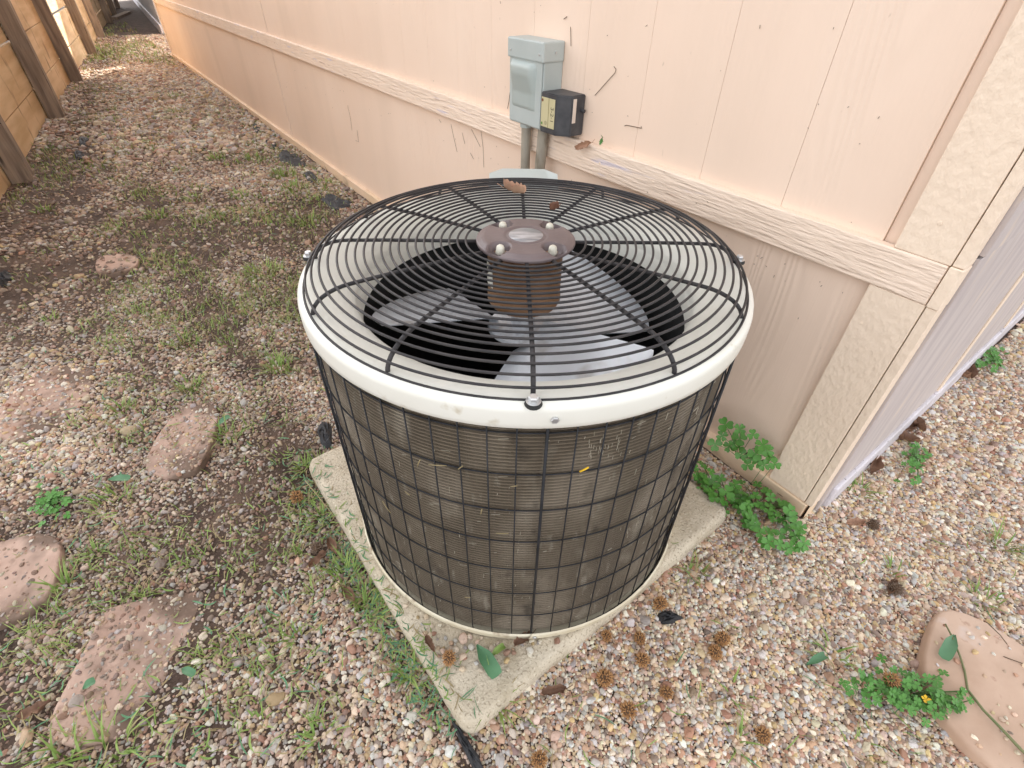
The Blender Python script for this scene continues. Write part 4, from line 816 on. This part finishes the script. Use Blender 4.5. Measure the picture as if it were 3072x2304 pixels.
for (px, py, a, L, lab) in [(1668, 1108, .3, .055, None), (1700, 1130, 1.4, .05, None), (1690, 1085, 2.5, .06, None), (1650, 1075, .9, .05, None), (1716, 1100, 2.0, .05, None)]:
    dead_leaf(gp(px, py, .012), a, L, L * .4, .5, 'dark brown dead leaf under the clover by the house corner', 'dead_leaf')
dead_leaf(gp(1622, 1155, .012), .5, .04, .02, .4, 'orange brown dead leaf beside the clover and pad corner', 'dead_leaf_pale')
for (px, py, a) in [(1955, 935, .4), (1970, 925, 1.7), (1948, 955, 2.6), (2075, 800, .2), (2090, 815, 1.1), (2060, 815, 2.2), (1880, 1020, .9)]:
    dead_leaf(gp(px, py, .014), a, .07, .035, .6, 'dark dead leaf gathered along the foot of the lavender side wall')
for (px, py, a, L, lab) in [(1130, 1388, .6, .045, 'dark dead leaf tucked under the front rim of the air conditioner'), (930, 1397, 2.2, .036, 'folded brown leaf on the left part of the pad tip')]:
    dead_leaf(gp(px, py, .008, True), a, L, L * .45, .6, lab)
for (px, py, a, lab) in [(755, 1290, 2.4, 'curled brown leaf in the cut grass at the left pad edge'), (720, 1185, 2.2, 'brown leaf standing in the grass beside the left pad edge'), (690, 1215, 1.0, 'pinkish dead leaf near the crumbling seed ball'), (1195, 1500, .2, 'brown leaf by the right edge of the pad tip'), (85, 1540, .7, 'mauve brown leaf in dirt beside the long buried flagstone'), (1840, 1140, .1, 'pale straw coloured leaf on gravel by the decayed seed ball'), (1920, 1275, .8, 'brown leaf on gravel beside the dark decayed seed ball')]:
    dead_leaf(gp(px, py, .010), a, .05, .022, .5, lab, 'dead_leaf' if 'pale' not in lab else 'dead_leaf_pale')
# leaf stuck on the trim band, with a green scrap
s_, o_, z_ = Wl(1262, 316, .03); p = C0 + DW * s_ + NW * .028; dead_leaf((p[0], p[1], z_), .5, .06, .022, .4, 'brown dead leaf caught on the trim band below the black device', 'dead_leaf_pale', up_=(NW[0], NW[1], .3))
s_, o_, z_ = Wl(1300, 306, .028); p = C0 + DW * s_ + NW * .028; dead_leaf((p[0], p[1], z_), 1.5, .018, .014, .3, 'bright green leaf scrap on top of the trim band', 'leaf_green', up_=(NW[0], NW[1], .3), group=None)
# twigs and needles stuck to the wall (house frame)
def c6(x, y): return ((x / 3.318 + 1450) / K, (y / 3.318 + 50) / K)
def c2(x, y): return ((x / 3.0167 + 1000) / K, (y / 3.0167) / K)
def wall_twig(pts_, r, label, off=.0022, grp='twigs stuck on the wall'):
    P = []
    for x, y in pts_: s_, o_, z_ = Wl(x, y, off); p = C0 + DW * s_ + NW * off; P.append((p[0], p[1], z_))
    o = MB().tube(P, r, 5).build('twig', 'twig', None, True, recenter=True); tag(o, label, 'twig', grp)
wall_twig([c6(868, 100), c6(870, 200), c6(872, 295)], .0008, 'straight dry needle stuck upright on the wall by the disconnect box')
wall_twig([c6(1300, 495), c6(1320, 525), c6(1310, 560), c6(1220, 660), c6(1110, 785)], .0008, 'long dry stalk with a hooked tip stuck slantwise on the wall')
wall_twig([c6(265, 750), c6(255, 840), c6(240, 915)], .0008, 'short dry needle on the wall just left of the disconnect box')
wall_twig([c6(1405, 1088), c6(1425, 1080), c6(1575, 1110), c6(1570, 1092)], .0009, 'dry twig stuck almost level above the trim band')
wall_twig([c6(800, 25), c6(832, 0)], .0010, 'tiny dry stalk high on the wall')
for pp in ([c2(130, 955), c2(155, 1070), c2(168, 1180)], [c2(215, 1180), c2(228, 1285), c2(200, 1270)], [c2(1065, 1125), c2(1080, 1200), c2(1120, 1375)], [c2(1165, 1200), c2(1190, 1300)], [c2(1250, 1170), c2(1300, 1270), c2(1330, 1330)], [c2(1335, 1180), c2(1355, 1330), c2(1362, 1515)], [c2(1240, 1385), c2(1270, 1440)], [c2(955, 1080), c2(975, 1110)]):
    wall_twig(pp, .0006, 'dry stalk stuck to the lower wall panel under the trim band')
# specks of debris on the wall: uncountable
mb = MB()
for _ in range(100):
    if random.random() < .5: x, y = random.uniform(400, 2000), random.uniform(0, 480)
    else: t = random.random(); x, y = 480 + 1400 * t, 60 + 560 * t + abs(random.gauss(0, 40)) + 25
    s_, o_, z_ = Wl(x, y, .0012)
    if s_ < .13 or s_ > 8.5 or z_ < .08: continue
    if .573 * S - .004 < z_ < .65 * S: off = .0222
    else: off = .0012
    s_, o_, z_ = Wl(x, y, off); p = C0 + DW * s_ + NW * off; a = random.uniform(0, 6.28); L = random.choice((.0015, .002, .003, .004, .006)); q_ = DW * math.cos(a) * L + np.array([0, 0, math.sin(a) * L]); pz = np.array([p[0], p[1], z_]); mb.tube([pz, pz + q_], .0006, 3)
o = mb.build('wall_specks', 'twig'); struct(o, 'stuff'); tag(o, 'tiny dry specks and needles stuck to the peach wall', 'debris')
# stem on the tan flagstone and stray twigs on the ground
def ground_twig(pts_, r, label, m='twig', z=.012, r2=None):
    P = [G(x, y, z) for x, y in pts_]; P = [(p[0], p[1], z + .004 + .004 * math.sin(i * 1.3)) for i, p in enumerate(P)]
    o = MB().tube(P, r, 6, r2=r2).build('twig', m, None, True, recenter=True); tag(o, label, 'twig', 'twigs on the ground')
ground_twig([(2040, 1350), (2050, 1375), (2070, 1420), (2083, 1450), (2090, 1490), (2120, 1535), (2160, 1580), (2200, 1620), (2250, 1660)], .0016, 'long greenish broken stem lying across the tan flagstone', 'twig_green', .034, .0030)
ground_twig([(2128, 1345), (2155, 1375), (2172, 1395)], .0010, 'short dark twig at the far edge of the tan flagstone', z=.033)
ground_twig([(2165, 1420), (2212, 1440), (2260, 1450)], .0010, 'thin dark twig running off the tan flagstone', z=.033)
ground_twig([(1480, 1215), (1510, 1220), (1540, 1200)], .0012, 'dry twig against the right edge of the pad', 'twig', .01)
ground_twig([(660, 1040), (720, 1115)], .0011, 'straw stalk crossing the large seed ball left of the pad', 'blade_dry', .03)
ground_twig([(1430, 1545), (1395, 1590), (1378, 1620)], .0010, 'thin dark twig below the seed ball near the pad tip', 'twig', .012)
# black landscape fabric showing through
def fabric(px, label, z=.011, amp=.012):
    P = chaikin([G(x, y, z)[:2] for x, y in px], 1); c = P.mean(0); n = len(P); V = []; k_ = 4
    for i in range(k_):
        f = 1 - i / k_
        for j in range(n): p = c + (P[j] - c) * f * random.uniform(.72, 1.12); V.append((p[0], p[1], float(hG(*p)) + .004 + (z * .5 + amp * .7 * random.random() if i else 0)))
    V.append((c[0], c[1], float(hG(*c)) + z + amp * .5)); Fc = [(i * n + j, i * n + (j + 1) % n, (i + 1) * n + (j + 1) % n, (i + 1) * n + j) for i in range(k_ - 1) for j in range(n)] + [((k_ - 1) * n + j, (k_ - 1) * n + (j + 1) % n, k_ * n) for j in range(n)]
    o = MB().add(V, Fc).build('fabric_scrap', 'fabric', None, recenter=True); tag(o, label, 'fabric', 'black landscape fabric scraps')
WF = 'torn black landscape fabric sticking out along the foot of the house wall'
fabric([(596, 335), (612, 322), (640, 332), (668, 352), (640, 360), (612, 352)], WF, .010, .016)
fabric([(568, 300), (582, 295), (602, 312), (596, 322), (580, 318)], WF, .010, .016)
fabric([(540, 268), (552, 262), (566, 280), (560, 290), (546, 284)], WF, .010, .016)
fabric([(690, 425), (715, 415), (742, 432), (770, 440), (740, 455), (705, 445)], WF, .010, .016)
pl = MB(); a_, b_ = G(248, 43), G(278, 29); dd_ = (b_ - a_) / np.linalg.norm(b_ - a_); nn_ = np.array([-dd_[1], dd_[0], 0]) * .07
pl.add([tuple(p + np.array([0, 0, z])) for z in (0, .05) for p in (a_ - nn_, b_ - nn_, b_ + nn_, a_ + nn_)], [(3, 2, 1, 0), (4, 5, 6, 7), (0, 1, 5, 4), (1, 2, 6, 5), (2, 3, 7, 6), (3, 0, 4, 7)])
tag(pl.build('timber_plank', 'post_wood', None, recenter=True), 'loose weathered plank lying on the ground at the end of the path', 'plank')
fabric([(655, 372), (672, 368), (690, 390), (680, 400), (662, 388)], WF, .008, .012)
fabric([(1418, 1322), (1440, 1312), (1470, 1325), (1478, 1335), (1450, 1345), (1425, 1340)], 'black scrap of fabric in the gravel touching an orange seed ball')
fabric([(970, 1545), (985, 1550), (1012, 1595), (1040, 1640), (1060, 1690), (1035, 1690), (1010, 1640), (988, 1590)], 'narrow black strip of fabric running out from the tip of the pad', .008, .008)
fabric([(684, 925), (698, 905), (716, 915), (722, 955), (700, 968), (686, 955)], 'dark fabric and soil behind the left corner of the pad', .008, .012)
fabric([(165, 297), (182, 290), (196, 300), (182, 312), (168, 312)], 'upper dark scrap of a pair lying near the timber fence', .02, .02)
fabric([(155, 325), (172, 318), (182, 328), (170, 340), (158, 338)], 'lower dark scrap of a pair lying near the timber fence', .02, .02)
fabric([(-10, 580), (8, 575), (24, 590), (12, 608), (-10, 610)], 'dark scrap at the foot of the timber fence beside weeds', .02, .02)
# scraps caught on the coil guard
def guard_bit(px, py, L, ang, m, label, cat='leaf'):
    v = ray(px, py); o_ = CAM - np.array([ACX, ACY, 0]); Rr = .358 * S; a_ = v[0] ** 2 + v[1] ** 2; b_ = v[0] * o_[0] + v[1] * o_[1]; c_ = o_[0] ** 2 + o_[1] ** 2 - Rr * Rr; t = (-b_ - math.sqrt(b_ * b_ - a_ * c_)) / a_; p = CAM + v * t
    rad_ = (p - np.array([ACX, ACY, 0])); rad_[2] = 0; rad_ /= np.linalg.norm(rad_); tn = np.array([-rad_[1], rad_[0], 0]); d = tn * math.cos(ang) + np.array([0, 0, math.sin(ang)])
    P = [p - d * L / 2, p + rad_ * .001 + np.array([0, 0, .001]), p + d * L / 2]
    ob = MB().tube(P, .0009 if m != 'flower' else .0018, 4).build('grass_bit', m, None, True, recenter=True); tag(ob, label, cat, 'bits caught on the coil guard')
guard_bit(1262, 1014, .014, .5, 'flower', 'yellow petal caught on the black coil guard', 'petal')
for (x, y, L, a) in [(945, 1005, .03, .3), (905, 1000, .02, 1.2), (835, 1095, .026, -.9), (1085, 1152, .02, .1), (1010, 1290, .012, .4), (1040, 1105, .014, 1.4), (995, 1010, .012, .9), (1110, 1050, .01, .2), (880, 1065, .01, -.5)]:
    guard_bit(x, y, L, a, 'blade_dry', 'dry pale grass bit caught on the black coil guard', 'grass')
